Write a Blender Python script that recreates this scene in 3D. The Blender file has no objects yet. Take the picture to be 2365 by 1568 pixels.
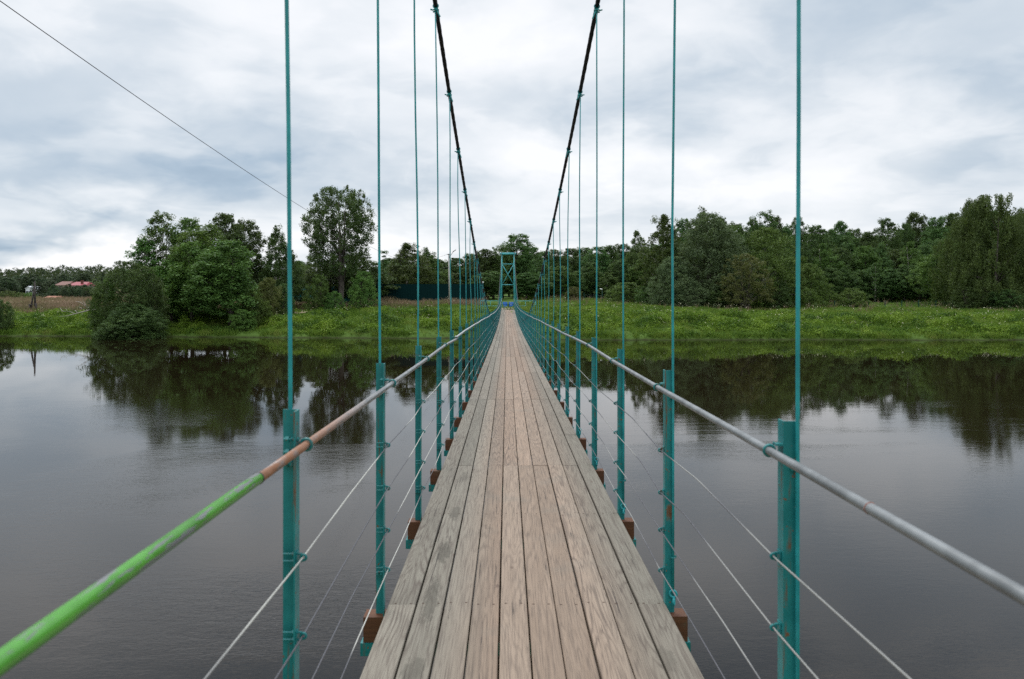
import bpy, math, random
import numpy as np
from mathutils import Vector, Matrix

# ---------------------------------------------------------------- camera, sky, sun, exposure
SC = bpy.context.scene
COL = SC.collection
EYE = 4.65            # eye height above the river
FPX, VX, VY = 1773.0, 1171.0, 678.0     # focal length and vanishing point of the bridge in 2365-px photo units

cam_d = bpy.data.cameras.new("camera")
cam = bpy.data.objects.new("camera", cam_d)
COL.objects.link(cam)
cam.location = (0, 0, EYE)
cam.rotation_euler = (math.radians(90), 0, -math.atan(11.5 / FPX))
cam_d.sensor_width = 36
cam_d.lens = FPX / 2365 * 36
cam_d.shift_y = -106 / 2365
cam_d.clip_start = 0.05
cam_d.clip_end = 6000
cam_d.dof.use_dof = True
cam_d.dof.focus_distance = 13
cam_d.dof.aperture_fstop = 4.5
SC.camera = cam

SUN_EL, SUN_AZ = math.radians(58), math.radians(-25)      # azimuth from +Y, clockwise positive
sun_d = bpy.data.lights.new("sun", 'SUN')
sun_d.energy = 1.5
sun_d.angle = math.radians(25)
sun_d.color = (1.0, 0.97, 0.92)
sun = bpy.data.objects.new("sun", sun_d)
COL.objects.link(sun)
sdir = Vector((math.sin(SUN_AZ) * math.cos(SUN_EL), math.cos(SUN_AZ) * math.cos(SUN_EL), math.sin(SUN_EL)))
sun.rotation_euler = sdir.to_track_quat('Z', 'Y').to_euler()

SC.view_settings.view_transform = 'Standard'
SC.view_settings.look = 'None'
SC.view_settings.exposure = 0.14
SC.view_settings.gamma = 1.0
SC.cycles.use_denoising = False
SC.cycles.max_bounces = 6
SC.cycles.transparent_max_bounces = 6
SC.cycles.caustics_reflective = False
SC.cycles.caustics_refractive = False


class NT:
    """small helper for node trees"""
    def __init__(self, tree):
        self.t = tree
        self.t.nodes.clear()

    def n(self, typ, **kw):
        nd = self.t.nodes.new(typ)
        for k, v in kw.items():
            setattr(nd, k, v)
        return nd

    def put(self, sock, v):
        if isinstance(v, bpy.types.NodeSocket):
            self.t.links.new(v, sock)
        elif v is not None:
            if sock.type == 'RGBA' and len(v) == 3:
                v = (*v, 1)
            sock.default_value = v

    def m(self, op, a, b=None, c=None, clamp=False):
        nd = self.n('ShaderNodeMath', operation=op, use_clamp=clamp)
        self.put(nd.inputs[0], a)
        if b is not None: self.put(nd.inputs[1], b)
        if c is not None: self.put(nd.inputs[2], c)
        return nd.outputs[0]

    def vm(self, op, a, b=None, s=None):
        nd = self.n('ShaderNodeVectorMath', operation=op)
        self.put(nd.inputs[0], a)
        if b is not None: self.put(nd.inputs[1], b)
        if s is not None: self.put(nd.inputs['Scale'], s)
        return nd.outputs[0]

    def sep(self, v):
        nd = self.n('ShaderNodeSeparateXYZ')
        self.put(nd.inputs[0], v)
        return nd.outputs

    def comb(self, x, y, z):
        nd = self.n('ShaderNodeCombineXYZ')
        for s, v in zip(nd.inputs, (x, y, z)): self.put(s, v)
        return nd.outputs[0]

    def noise(self, vec, scale, detail=4, rough=0.55, dist=0.0, col=False):
        nd = self.n('ShaderNodeTexNoise')
        self.put(nd.inputs['Vector'], vec)
        nd.inputs['Scale'].default_value = scale
        nd.inputs['Detail'].default_value = detail
        nd.inputs['Roughness'].default_value = rough
        nd.inputs['Distortion'].default_value = dist
        return nd.outputs['Color' if col else 'Fac']

    def ss(self, v, a, b):
        nd = self.n('ShaderNodeMapRange', interpolation_type='SMOOTHSTEP')
        self.put(nd.inputs['Value'], v)
        nd.inputs['From Min'].default_value = a
        nd.inputs['From Max'].default_value = b
        return nd.outputs[0]

    def mix(self, f, a, b, blend='MIX'):
        nd = self.n('ShaderNodeMix', data_type='RGBA', blend_type=blend)
        self.put(nd.inputs[0], f); self.put(nd.inputs[6], a); self.put(nd.inputs[7], b)
        return nd.outputs[2]

    def ramp(self, f, stops):
        nd = self.n('ShaderNodeValToRGB')
        el = nd.color_ramp.elements
        while len(el) < len(stops): el.new(0.5)
        for e, (p, c) in zip(el, stops):
            e.position = p
            e.color = (*c, 1) if len(c) == 3 else c
        self.put(nd.inputs[0], f)
        return nd.outputs[0]

    def bump(self, h, strength=0.3, dist=0.01, normal=None):
        nd = self.n('ShaderNodeBump')
        nd.inputs['Strength'].default_value = strength
        nd.inputs['Distance'].default_value = dist
        self.put(nd.inputs['Height'], h)
        if normal is not None: self.put(nd.inputs['Normal'], normal)
        return nd.outputs[0]


def make_world():
    w = bpy.data.worlds.new("World")
    SC.world = w
    w.use_nodes = True
    k = NT(w.node_tree)
    d = k.n('ShaderNodeTexCoord').outputs['Generated']
    x, y, z = k.sep(d)
    za = k.m('ADD', k.m('ABSOLUTE', z), 0.22)
    plane = k.comb(k.m('DIVIDE', x, za), k.m('DIVIDE', y, za), 0.0)
    # cloud sheet seen in perspective: broad masses, then billows with soft edges
    warp = k.vm('SCALE', k.vm('SUBTRACT', k.noise(plane, 1.3, 4, 0.55, col=True), (0.5, 0.5, 0.5)), s=0.7)
    pw = k.vm('ADD', plane, warp)
    n1 = k.noise(pw, 0.8, 7, 0.48)
    n2 = k.noise(k.vm('ADD', pw, (7.3, 2.1, 0)), 2.1, 8, 0.52)
    dw = k.vm('MULTIPLY', d, (1.0, 1.0, 2.2))
    dw = k.vm('ADD', dw, k.vm('SCALE', k.vm('SUBTRACT', k.noise(dw, 3.0, 4, 0.55, col=True), (0.5, 0.5, 0.5)), s=0.30))
    n3 = k.noise(dw, 4.2, 7, 0.50)
    n4 = k.noise(k.vm('ADD', dw, (3.1, 1.7, 0.4)), 9.0, 6, 0.5)
    c = k.m('MULTIPLY_ADD', k.m('SUBTRACT', k.ss(n1, 0.36, 0.64), 0.5), 0.20, 0.765)
    c = k.m('MULTIPLY_ADD', k.m('SUBTRACT', k.ss(n2, 0.41, 0.60), 0.5), 0.16, c)
    c = k.m('MULTIPLY_ADD', k.m('SUBTRACT', k.ss(n3, 0.40, 0.62), 0.5), 0.15, c)
    c = k.m('MULTIPLY_ADD', k.m('SUBTRACT', k.ss(n4, 0.30, 0.70), 0.5), 0.06, c)
    # big cloud masses in fixed directions (tangents of azimuth and elevation)
    yc = k.m('MAXIMUM', y, 0.08)
    wob = k.m('MULTIPLY', k.m('SUBTRACT', k.noise(k.vm('MULTIPLY', d, (3, 3, 6)), 1.7, 5, 0.55), 0.5), 0.30)
    u = k.m('ADD', k.m('DIVIDE', x, yc), wob)
    v = k.m('ADD', k.m('DIVIDE', z, yc), k.m('MULTIPLY', wob, 0.55))
    front = k.ss(y, 0.1, 0.4)
    for (px, py, rx, ry, amp, tilt) in MASSES:
        du = k.m('SUBTRACT', u, (px - VX) / FPX)
        dv = k.m('SUBTRACT', v, (VY - py) / FPX)
        if tilt:
            dv = k.m('SUBTRACT', dv, k.m('MULTIPLY', du, tilt))
        q = k.m('ADD', k.m('POWER', k.m('ABSOLUTE', k.m('DIVIDE', du, rx / FPX)), 2.0),
                k.m('POWER', k.m('ABSOLUTE', k.m('DIVIDE', dv, ry / FPX)), 2.0))
        g = k.m('MULTIPLY', k.m('EXPONENT', k.m('MULTIPLY', q, -1.0)), front)
        c = k.m('MULTIPLY_ADD', g, amp * 0.96, c)
    colr = k.ramp(k.m('MINIMUM', k.m('MAXIMUM', c, 0.0), 1.0), [
        (0.0, (0.205, 0.300, 0.415)), (0.30, (0.385, 0.485, 0.595)), (0.55, (0.59, 0.658, 0.728)),
        (0.78, (0.79, 0.825, 0.865)), (1.0, (0.92, 0.93, 0.955))])
    zen = k.m('MULTIPLY_ADD', k.ss(z, 0.52, 0.92), 1.35, 1.0)
    colr = k.vm('SCALE', colr, s=k.m('MULTIPLY', zen, 10.0))
    sky = k.n('ShaderNodeTexSky', sky_type='NISHITA')
    sky.sun_disc = False
    sky.sun_elevation = SUN_EL
    sky.sun_rotation = SUN_AZ
    out = k.mix(0.95, sky.outputs[0], colr)
    bg = k.n('ShaderNodeBackground')
    k.put(bg.inputs['Color'], out)
    bg.inputs['Strength'].default_value = 0.1
    k.t.links.new(bg.outputs[0], k.n('ShaderNodeOutputWorld').inputs[0])


MASSES = [  # photo-unit centre, radii, amount, tilt: where the bright and dark clouds lie
    (200, 440, 420, 110, -0.12, 0), (560, 380, 220, 26, -0.12, 0.05), (2250, 330, 260, 200, -0.10, 0),
    (640, 80, 480, 110, 0.16, 0), (1180, 10, 420, 110, 0.18, 0), (1500, 225, 330, 70, -0.26, 0.12),
    (1120, 260, 200, 60, -0.14, 0.2), (1480, 400, 300, 75, 0.34, -0.10), (2060, 320, 230, 100, 0.22, 0.1),
    (2280, 120, 260, 160, -0.12, 0), (2230, 440, 260, 80, -0.16, 0), (400, 420, 420, 60, -0.26, -0.03),
    (120, 545, 360, 30, -0.46, 0), (100, 603, 360, 14, 0.40, 0), (760, 575, 130, 30, 0.40, 0),
    (620, 300, 230, 45, -0.14, 0), (1000, 590, 330, 40, 0.24, 0), (350, 60, 120, 90, -0.10, 0),
    (1700, 560, 480, 50, 0.05, 0), (880, 440, 260, 40, -0.14, 0), (150, 320, 300, 30, -0.10, 0),
    (500, -190, 800, 120, -0.45, 0), (2000, -190, 700, 150, -0.55, 0), (1250, -260, 500, 130, -0.35, 0),
    (300, -130, 170, 34, 0.34, 0.1), (880, -190, 190, 46, 0.40, -0.1), (1520, -150, 160, 36, 0.36, 0.1), (2120, -110, 190, 40, 0.36, -0.1),
    (1250, -330, 240, 50, 0.34, 0), (600, -330, 200, 50, 0.3, 0.1), (1900, -300, 220, 50, 0.32, 0), (2350, -250, 120, 40, 0.3, 0),
]
make_world()

# ---------------------------------------------------------------- materials
MATS = {}


def new_mat(name):
    m = bpy.data.materials.new(name)
    m.use_nodes = True
    k = NT(m.node_tree)
    out = k.n('ShaderNodeOutputMaterial')
    p = k.n('ShaderNodeBsdfPrincipled')
    k.t.links.new(p.outputs[0], out.inputs[0])
    MATS[name] = m
    return m, k, p, out


def simple(name, col, rough=0.6, metal=0.0, var=0.25, scale=6.0, spec=0.4, bump=0.0):
    m, k, p, _ = new_mat(name)
    co = k.n('ShaderNodeTexCoord').outputs['Object']
    f = k.noise(co, scale, 5, 0.6)
    dark = tuple(c * (1 - var) for c in col)
    lite = tuple(min(1, c * (1 + var)) for c in col)
    k.put(p.inputs['Base Color'], k.mix(k.ss(f, 0.3, 0.7), dark, lite))
    p.inputs['Roughness'].default_value = rough
    p.inputs['Metallic'].default_value = metal
    p.inputs['Specular IOR Level'].default_value = spec
    if bump:
        k.put(p.inputs['Normal'], k.bump(f, bump, 0.02))
    return m


def teal_paint(name, col=(0.005, 0.185, 0.195), rust_amt=0.555, scale=1.0):
    m, k, p, _ = new_mat(name)
    geo = k.n('ShaderNodeNewGeometry').outputs['Position']
    f = k.noise(geo, 9 * scale, 5, 0.6)
    streak = k.noise(k.vm('MULTIPLY', geo, (30, 30, 1.6)), 1.6 * scale, 5, 0.65)
    spot = k.noise(geo, 38 * scale, 3, 0.6)
    base = k.mix(k.ss(f, 0.3, 0.72), tuple(c * 0.78 for c in col), (col[0] + 0.012, col[1] * 1.16, col[2] * 1.12))
    rust = k.mix(spot, (0.085, 0.035, 0.015), (0.20, 0.085, 0.035))
    mask = k.m('MAXIMUM', k.m('MULTIPLY', k.ss(streak, rust_amt, rust_amt + 0.08), k.ss(f, 0.42, 0.6)),
               k.ss(spot, rust_amt + 0.10, rust_amt + 0.15))
    k.put(p.inputs['Base Color'], k.mix(mask, base, rust))
    k.put(p.inputs['Roughness'], k.m('MULTIPLY_ADD', mask, 0.35, 0.42))
    p.inputs['Specular IOR Level'].default_value = 0.45
    k.put(p.inputs['Normal'], k.bump(k.m('ADD', k.m('MULTIPLY', f, 0.5), mask), 0.15, 0.002))
    return m


teal_paint('teal_paint')
teal_paint('teal_rod', (0.008, 0.265, 0.295), 0.62)
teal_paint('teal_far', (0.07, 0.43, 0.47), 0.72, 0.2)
simple('galvanised', (0.50, 0.52, 0.53), 0.34, 0.75, 0.22, 14)
simple('cable_black', (0.010, 0.009, 0.010), 0.55, 0.0, 0.3, 20, 0.3)
simple('dark_steel', (0.05, 0.05, 0.055), 0.5, 0.5, 0.3, 30)
simple('wire_dark', (0.10, 0.105, 0.12), 0.4, 0.5, 0.3, 20)
simple('blue_plastic', (0.01, 0.12, 0.42), 0.4, 0, 0.15, 3)
simple('rust_steel', (0.20, 0.075, 0.05), 0.8, 0, 0.4, 9)
simple('pole_concrete', (0.40, 0.39, 0.37), 0.8, 0, 0.14, 4)
simple('old_wood', (0.055, 0.045, 0.042), 0.85, 0, 0.35, 6)
simple('dead_wood', (0.34, 0.31, 0.27), 0.85, 0, 0.3, 8)
simple('roof_red', (0.24, 0.018, 0.035), 0.5, 0, 0.12, 2)
simple('roof_brown', (0.13, 0.042, 0.03), 0.6, 0, 0.2, 2)
simple('house_wall', (0.42, 0.38, 0.32), 0.8, 0, 0.12, 1)
simple('wall_white', (0.66, 0.70, 0.76), 0.7, 0, 0.08, 1)
simple('wall_orange', (0.36, 0.15, 0.10), 0.7, 0, 0.1, 1)
simple('window_glass', (0.03, 0.04, 0.05), 0.1, 0, 0.1, 1)
simple('lamp_white', (0.8, 0.8, 0.8), 0.4, 0, 0.05, 2)
simple('sand', (0.40, 0.31, 0.22), 0.9, 0, 0.2, 3)
simple('flower_white', (0.62, 0.60, 0.42), 0.7, 0, 0.1, 2)
simple('mesh_green', (0.005, 0.045, 0.032), 0.5, 0, 0.2, 4)


def rail_paint():
    m, k, p, _ = new_mat('green_rail_paint')
    geo = k.n('ShaderNodeNewGeometry').outputs['Position']
    f = k.noise(geo, 8, 5, 0.6)
    s = k.noise(k.vm('MULTIPLY', geo, (42, 3.8, 42)), 1.5, 5, 0.62)
    base = k.mix(k.ss(f, 0.3, 0.7), (0.045, 0.205, 0.014), (0.080, 0.32, 0.030))
    s = k.m('MULTIPLY_ADD', k.ss(k.sep(geo)[1], 1.72, 1.95), 0.03, s)
    chip = k.ss(k.m('ADD', s, k.m('MULTIPLY', k.m('SUBTRACT', k.noise(geo, 60, 4, 0.6), 0.5), 0.10)), 0.545, 0.57)
    k.put(p.inputs['Base Color'], k.mix(chip, base, (0.15, 0.16, 0.165)))
    k.put(p.inputs['Roughness'], k.m('MULTIPLY_ADD', chip, 0.2, 0.33))
    k.put(p.inputs['Normal'], k.bump(k.m('SUBTRACT', 1.0, chip), 0.4, 0.001))
    m, k, p, _ = new_mat('worn_rail')
    geo = k.n('ShaderNodeNewGeometry').outputs['Position']
    yy = k.sep(geo)[1]
    s = k.noise(k.vm('MULTIPLY', geo, (25, 5, 25)), 1.5, 5, 0.62)
    near = k.m('SUBTRACT', 1.0, k.ss(yy, 2.2, 3.8))
    rust = k.m('MULTIPLY', near, k.ss(s, 0.30, 0.52))
    grey = k.mix(k.ss(s, 0.35, 0.7), (0.20, 0.205, 0.21), (0.34, 0.35, 0.355))
    brown = k.mix(k.noise(geo, 30, 4, 0.6), (0.16, 0.065, 0.03), (0.36, 0.17, 0.09))
    k.put(p.inputs['Base Color'], k.mix(rust, grey, brown))
    k.put(p.inputs['Metallic'], k.m('MULTIPLY', k.m('SUBTRACT', 1.0, rust), 0.65))
    k.put(p.inputs['Roughness'], k.m('MULTIPLY_ADD', rust, 0.25, 0.36))
    m, k, p, _ = new_mat('rail_wire')
    geo = k.n('ShaderNodeNewGeometry').outputs['Position']
    s = k.noise(k.vm('MULTIPLY', geo, (3, 0.5, 3)), 1.2, 3, 0.5)
    f = k.noise(geo, 60, 3, 0.6)
    wht = k.m('MULTIPLY', k.ss(s, 0.47, 0.56), k.m('SUBTRACT', 1.0, k.m('MULTIPLY', k.ss(k.sep(geo)[0], 0.0, 0.1), 0.45)))
    k.put(p.inputs['Base Color'], k.mix(wht, k.mix(f, (0.07, 0.07, 0.085), (0.16, 0.16, 0.175)), k.mix(f, (0.33, 0.33, 0.30), (0.52, 0.52, 0.48))))
    k.put(p.inputs['Metallic'], k.m('MULTIPLY_ADD', wht, -0.55, 0.55))
    p.inputs['Roughness'].default_value = 0.42
    simple('grey_rail', (0.20, 0.212, 0.218), 0.40, 0.45, 0.25, 9)


rail_paint()


def wood_mats():
    m, k, p, _ = new_mat('deck_wood')
    geo = k.n('ShaderNodeNewGeometry')
    pos = geo.outputs['Position']
    rnd = geo.outputs['Random Per Island']
    off = k.comb(k.m('MULTIPLY', rnd, 37.0), k.m('MULTIPLY', rnd, 91.0), k.m('MULTIPLY', rnd, 17.0))
    x, y, z = k.sep(pos)
    q = k.vm('ADD', pos, off)
    # growth rings: distance from a pith line that wanders along the board
    wand = k.noise(k.vm('MULTIPLY', q, (0.6, 0.55, 0.6)), 1.0, 2, 0.5)
    q2 = k.vm('MULTIPLY', q, (7.0, 0.24, 7.0))
    field = k.noise(q2, 1.0, 3, 0.45, 0.35)
    rings = k.m('SINE', k.m('MULTIPLY', k.m('ADD', field, k.m('MULTIPLY', wand, 0.6)), 120.0))
    rings = k.m('MULTIPLY_ADD', rings, 0.5, 0.5)
    grain = k.noise(k.vm('MULTIPLY', q, (120, 3.0, 60)), 1.0, 5, 0.65)
    soft = k.noise(k.vm('MULTIPLY', q, (14, 1.2, 14)), 1.0, 5, 0.6)
    blot = k.noise(pos, 2.2, 5, 0.6)
    worn = k.m('SUBTRACT', 1.0, k.ss(k.m('ABSOLUTE', k.m('SUBTRACT', x, 0.20)), 0.18, 0.62))
    grey = k.mix(soft, (0.115, 0.108, 0.087), (0.255, 0.240, 0.198))
    tan = k.mix(soft, (0.180, 0.124, 0.088), (0.340, 0.250, 0.187))
    base = k.mix(k.m('MULTIPLY', worn, k.m('MULTIPLY_ADD', k.m('FRACT', k.m('MULTIPLY', rnd, 3.7)), 0.4, 0.75), clamp=True), grey, tan)
    # pale bleaching far along, per-board tone
    base = k.mix(k.m('MULTIPLY_ADD', rnd, 0.30, 0.0), base, (0.29, 0.245, 0.20))
    dk = k.m('MULTIPLY', k.m('POWER', rings, 3.0), k.ss(soft, 0.30, 0.6))
    base = k.mix(k.m('MULTIPLY', dk, k.m('MULTIPLY_ADD', k.m('FRACT', k.m('MULTIPLY', rnd, 7.31)), 0.50, 0.22)), base, (0.075, 0.056, 0.046))
    base = k.mix(k.m('MULTIPLY', k.ss(grain, 0.44, 0.70), 0.65), base, (0.085, 0.066, 0.055))
    crack = k.ss(k.noise(k.vm('MULTIPLY', q, (60, 0.9, 60)), 1.0, 4, 0.7, 0.3), 0.635, 0.665)
    base = k.mix(k.m('MULTIPLY', crack, 0.85), base, (0.045, 0.038, 0.035))
    base = k.mix(k.m('MULTIPLY', k.ss(blot, 0.52, 0.75), 0.30), base, (0.17, 0.155, 0.13))
    # knots
    vor = k.n('ShaderNodeTexVoronoi', feature='F1')
    k.put(vor.inputs['Vector'], k.vm('MULTIPLY', q, (6.0, 2.3, 0.2)))
    vor.inputs['Scale'].default_value = 1.0
    kd = vor.outputs['Distance']
    knot = k.m('SUBTRACT', 1.0, k.ss(kd, 0.035, 0.085))
    base = k.mix(k.m('MULTIPLY', knot, 0.65), base, (0.10, 0.07, 0.055))
    tone = k.m('MULTIPLY_ADD', k.m('FRACT', k.m('MULTIPLY', rnd, 13.7)), 0.30, 0.86)
    base = k.vm('SCALE', base, s=tone)
    # damp stains on one board left of the middle
    st = 0.0
    for (sx, sy, rx, ry, a) in ((-0.405, 6.02, 0.045, 0.17, 0.8), (-0.415, 5.10, 0.05, 0.20, 0.9), (-0.42, 4.28, 0.042, 0.34, 0.85),
                                (-0.42, 3.42, 0.05, 0.16, 0.7), (-0.40, 7.3, 0.04, 0.2, 0.45), (0.74, 3.55, 0.04, 0.12, 0.5)):
        e = k.m('ADD', k.m('POWER', k.m('ABSOLUTE', k.m('DIVIDE', k.m('SUBTRACT', x, sx), rx)), 2.0),
                k.m('POWER', k.m('ABSOLUTE', k.m('DIVIDE', k.m('SUBTRACT', y, sy), ry)), 2.0))
        e = k.m('ADD', e, k.m('MULTIPLY', k.m('SUBTRACT', k.noise(k.vm('MULTIPLY', pos, (1.6, 0.6, 1)), 20, 5, 0.65), 0.5), 4.2))
        st = k.m('MAXIMUM', st, k.m('MULTIPLY', k.m('SUBTRACT', 1.0, k.ss(e, 0.25, 1.5)), a))
    base = k.mix(k.m('MULTIPLY', st, 0.62), base, (0.05, 0.046, 0.036))
    # nail heads over every beam, two per board
    ym = k.m('ABSOLUTE', k.m('SUBTRACT', k.m('WRAP', k.m('SUBTRACT', y, 0.608 + 0.02), 1.793 / 2, -1.793 / 2), k.m('MULTIPLY', k.m('SUBTRACT', rnd, 0.5), 0.03)))
    xm = k.m('ABSOLUTE', k.m('SUBTRACT', k.m('ABSOLUTE', k.m('WRAP', k.m('SUBTRACT', x, -0.645 + 0.0756), 0.0756, -0.0756)), 0.042))
    nd = k.m('SQRT', k.m('ADD', k.m('MULTIPLY', ym, ym), k.m('MULTIPLY', xm, xm)))
    nail = k.m('SUBTRACT', 1.0, k.ss(nd, 0.0055, 0.0095))
    base = k.mix(k.m('MULTIPLY', nail, 0.85), base, (0.05, 0.028, 0.018))
    k.put(p.inputs['Base Color'], base)
    p.inputs['Roughness'].default_value = 0.78
    p.inputs['Specular IOR Level'].default_value = 0.25
    h = k.m('ADD', k.m('MULTIPLY', grain, 0.5), k.m('MULTIPLY', rings, -0.25))
    h = k.m('SUBTRACT', h, k.m('MULTIPLY', crack, 1.2))
    k.put(p.inputs['Normal'], k.bump(h, 0.5, 0.003))

    m, k, p, _ = new_mat('beam_wood')
    pos = k.n('ShaderNodeNewGeometry').outputs['Position']
    g = k.noise(k.vm('MULTIPLY', pos, (3, 12, 60)), 1.2, 5, 0.6)
    b = k.noise(pos, 6, 4, 0.6)
    c = k.mix(g, (0.038, 0.0135, 0.005), (0.150, 0.053, 0.019))
    c = k.mix(k.ss(b, 0.55, 0.75), c, (0.10, 0.075, 0.045))
    k.put(p.inputs['Base Color'], c)
    p.inputs['Roughness'].default_value = 0.75
    k.put(p.inputs['Normal'], k.bump(g, 0.3, 0.004))

    m, k, p, _ = new_mat('bark')
    pos = k.n('ShaderNodeTexCoord').outputs['Object']
    g = k.noise(k.vm('MULTIPLY', pos, (6, 6, 1.0)), 1.5, 5, 0.65)
    k.put(p.inputs['Base Color'], k.mix(k.ss(g, 0.3, 0.7), (0.035, 0.028, 0.024), (0.135, 0.115, 0.098)))
    p.inputs['Roughness'].default_value = 0.9
    m, k, p, _ = new_mat('birch_bark')
    pos = k.n('ShaderNodeTexCoord').outputs['Object']
    g = k.noise(k.vm('MULTIPLY', pos, (3, 3, 5)), 1.3, 5, 0.65)
    k.put(p.inputs['Base Color'], k.mix(k.ss(g, 0.50, 0.60), (0.42, 0.40, 0.36), (0.06, 0.05, 0.045)))
    p.inputs['Roughness'].default_value = 0.85


wood_mats()


def leaf_mat(name, dark, lite, trans=0.28, spread=0.30):
    m, k, p, out = new_mat(name)
    geo = k.n('ShaderNodeNewGeometry')
    oi = k.n('ShaderNodeObjectInfo').outputs['Random']
    r = geo.outputs['Random Per Island']
    pos = geo.outputs['Position']
    f = k.noise(pos, 0.55, 4, 0.6)
    t = k.m('ADD', k.m('MULTIPLY', r, 0.5), k.m('MULTIPLY', k.ss(f, 0.32, 0.68), 0.5))
    base = k.mix(t, dark, lite)
    hue = k.n('ShaderNodeHueSaturation')
    k.put(hue.inputs['Color'], base)
    k.put(hue.inputs['Hue'], k.m('MULTIPLY_ADD', k.m('SUBTRACT', oi, 0.5), 0.045, 0.5))
    k.put(hue.inputs['Value'], k.m('MULTIPLY_ADD', k.m('SUBTRACT', oi, 0.5), spread * 2, 1.0))
    base = hue.outputs[0]
    k.put(p.inputs['Base Color'], base)
    p.inputs['Roughness'].default_value = 0.55
    p.inputs['Specular IOR Level'].default_value = 0.22
    tr = k.n('ShaderNodeBsdfTranslucent')
    k.put(tr.inputs[0], k.mix(0.35, base, (0.16, 0.22, 0.02)))
    ms = k.n('ShaderNodeMixShader')
    ms.inputs[0].default_value = trans
    k.t.links.new(p.outputs[0], ms.inputs[1])
    k.t.links.new(tr.outputs[0], ms.inputs[2])
    k.t.links.new(ms.outputs[0], out.inputs[0])
    return m


leaf_mat('leaf_aspen', (0.050, 0.108, 0.026), (0.125, 0.225, 0.050))
leaf_mat('leaf_dark', (0.040, 0.084, 0.027), (0.100, 0.172, 0.048))
leaf_mat('leaf_birch', (0.047, 0.090, 0.026), (0.118, 0.182, 0.049))
leaf_mat('leaf_willow', (0.062, 0.108, 0.048), (0.150, 0.215, 0.098))
leaf_mat('leaf_bush', (0.055, 0.112, 0.024), (0.140, 0.220, 0.047))
leaf_mat('leaf_yellow', (0.075, 0.095, 0.026), (0.165, 0.185, 0.058))
leaf_mat('leaf_far', (0.026, 0.054, 0.030), (0.064, 0.104, 0.050))


def herb_mat(name, stops, trans=0.3, scale=0.16):
    m, k, p, out = new_mat(name)
    geo = k.n('ShaderNodeNewGeometry')
    r = geo.outputs['Random Per Island']
    pos = geo.outputs['Position']
    f = k.noise(k.vm('MULTIPLY', pos, (1, 1.6, 0.4)), scale, 5, 0.62)
    t = k.m('ADD', k.m('MULTIPLY', k.ss(f, 0.28, 0.72), 0.72), k.m('MULTIPLY', r, 0.28))
    base = k.ramp(t, stops)
    k.put(p.inputs['Base Color'], base)
    p.inputs['Roughness'].default_value = 0.6
    p.inputs['Specular IOR Level'].default_value = 0.2
    tr = k.n('ShaderNodeBsdfTranslucent')
    k.put(tr.inputs[0], base)
    ms = k.n('ShaderNodeMixShader')
    ms.inputs[0].default_value = trans
    k.t.links.new(p.outputs[0], ms.inputs[1])
    k.t.links.new(tr.outputs[0], ms.inputs[2])
    k.t.links.new(ms.outputs[0], out.inputs[0])


herb_mat('herb_green', [(0.0, (0.020, 0.050, 0.009)), (0.3, (0.050, 0.112, 0.013)), (0.55, (0.125, 0.215, 0.018)), (0.8, (0.180, 0.280, 0.028)), (1.0, (0.24, 0.30, 0.050))], scale=0.27)
herb_mat('grass_blade', [(0.0, (0.060, 0.120, 0.018)), (0.4, (0.110, 0.195, 0.024)), (0.7, (0.165, 0.24, 0.036)), (1.0, (0.23, 0.25, 0.075))], scale=0.3)
herb_mat('grass_dry', [(0.0, (0.11, 0.115, 0.045)), (0.4, (0.19, 0.155, 0.085)), (0.7, (0.26, 0.18, 0.125)), (1.0, (0.30, 0.21, 0.15))])


def ground_mat():
    m, k, p, _ = new_mat('ground')
    pos = k.n('ShaderNodeNewGeometry').outputs['Position']
    x, y, z = k.sep(pos)
    f = k.noise(pos, 0.22, 6, 0.65)
    f2 = k.noise(pos, 1.7, 5, 0.65)
    g = k.mix(f, (0.030, 0.065, 0.012), (0.095, 0.16, 0.028))
    g = k.mix(k.m('MULTIPLY', k.ss(f2, 0.45, 0.7), 0.5), g, (0.035, 0.045, 0.015))
    field = k.mix(k.ss(k.noise(k.vm('MULTIPLY', pos, (1, 0.35, 1)), 0.05, 5, 0.6), 0.40, 0.58), (0.085, 0.125, 0.03), (0.18, 0.125, 0.088))
    fm = k.m('MULTIPLY', k.ss(z, 2.0, 2.6), k.m('SUBTRACT', 1.0, k.ss(x, -12, -4)))
    fm = k.m('MULTIPLY', fm, k.ss(y, 100, 112))
    g = k.mix(fm, g, field)
    mud = k.m('SUBTRACT', 1.0, k.ss(k.m('ADD', z, k.m('MULTIPLY', f2, 0.5)), 0.16, 0.50))
    g = k.mix(mud, g, (0.024, 0.024, 0.010))
    k.put(p.inputs['Base Color'], g)
    p.inputs['Roughness'].default_value = 0.95
    p.inputs['Specular IOR Level'].default_value = 0.1
    k.put(p.inputs['Normal'], k.bump(f2, 0.6, 0.2))


ground_mat()


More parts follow.
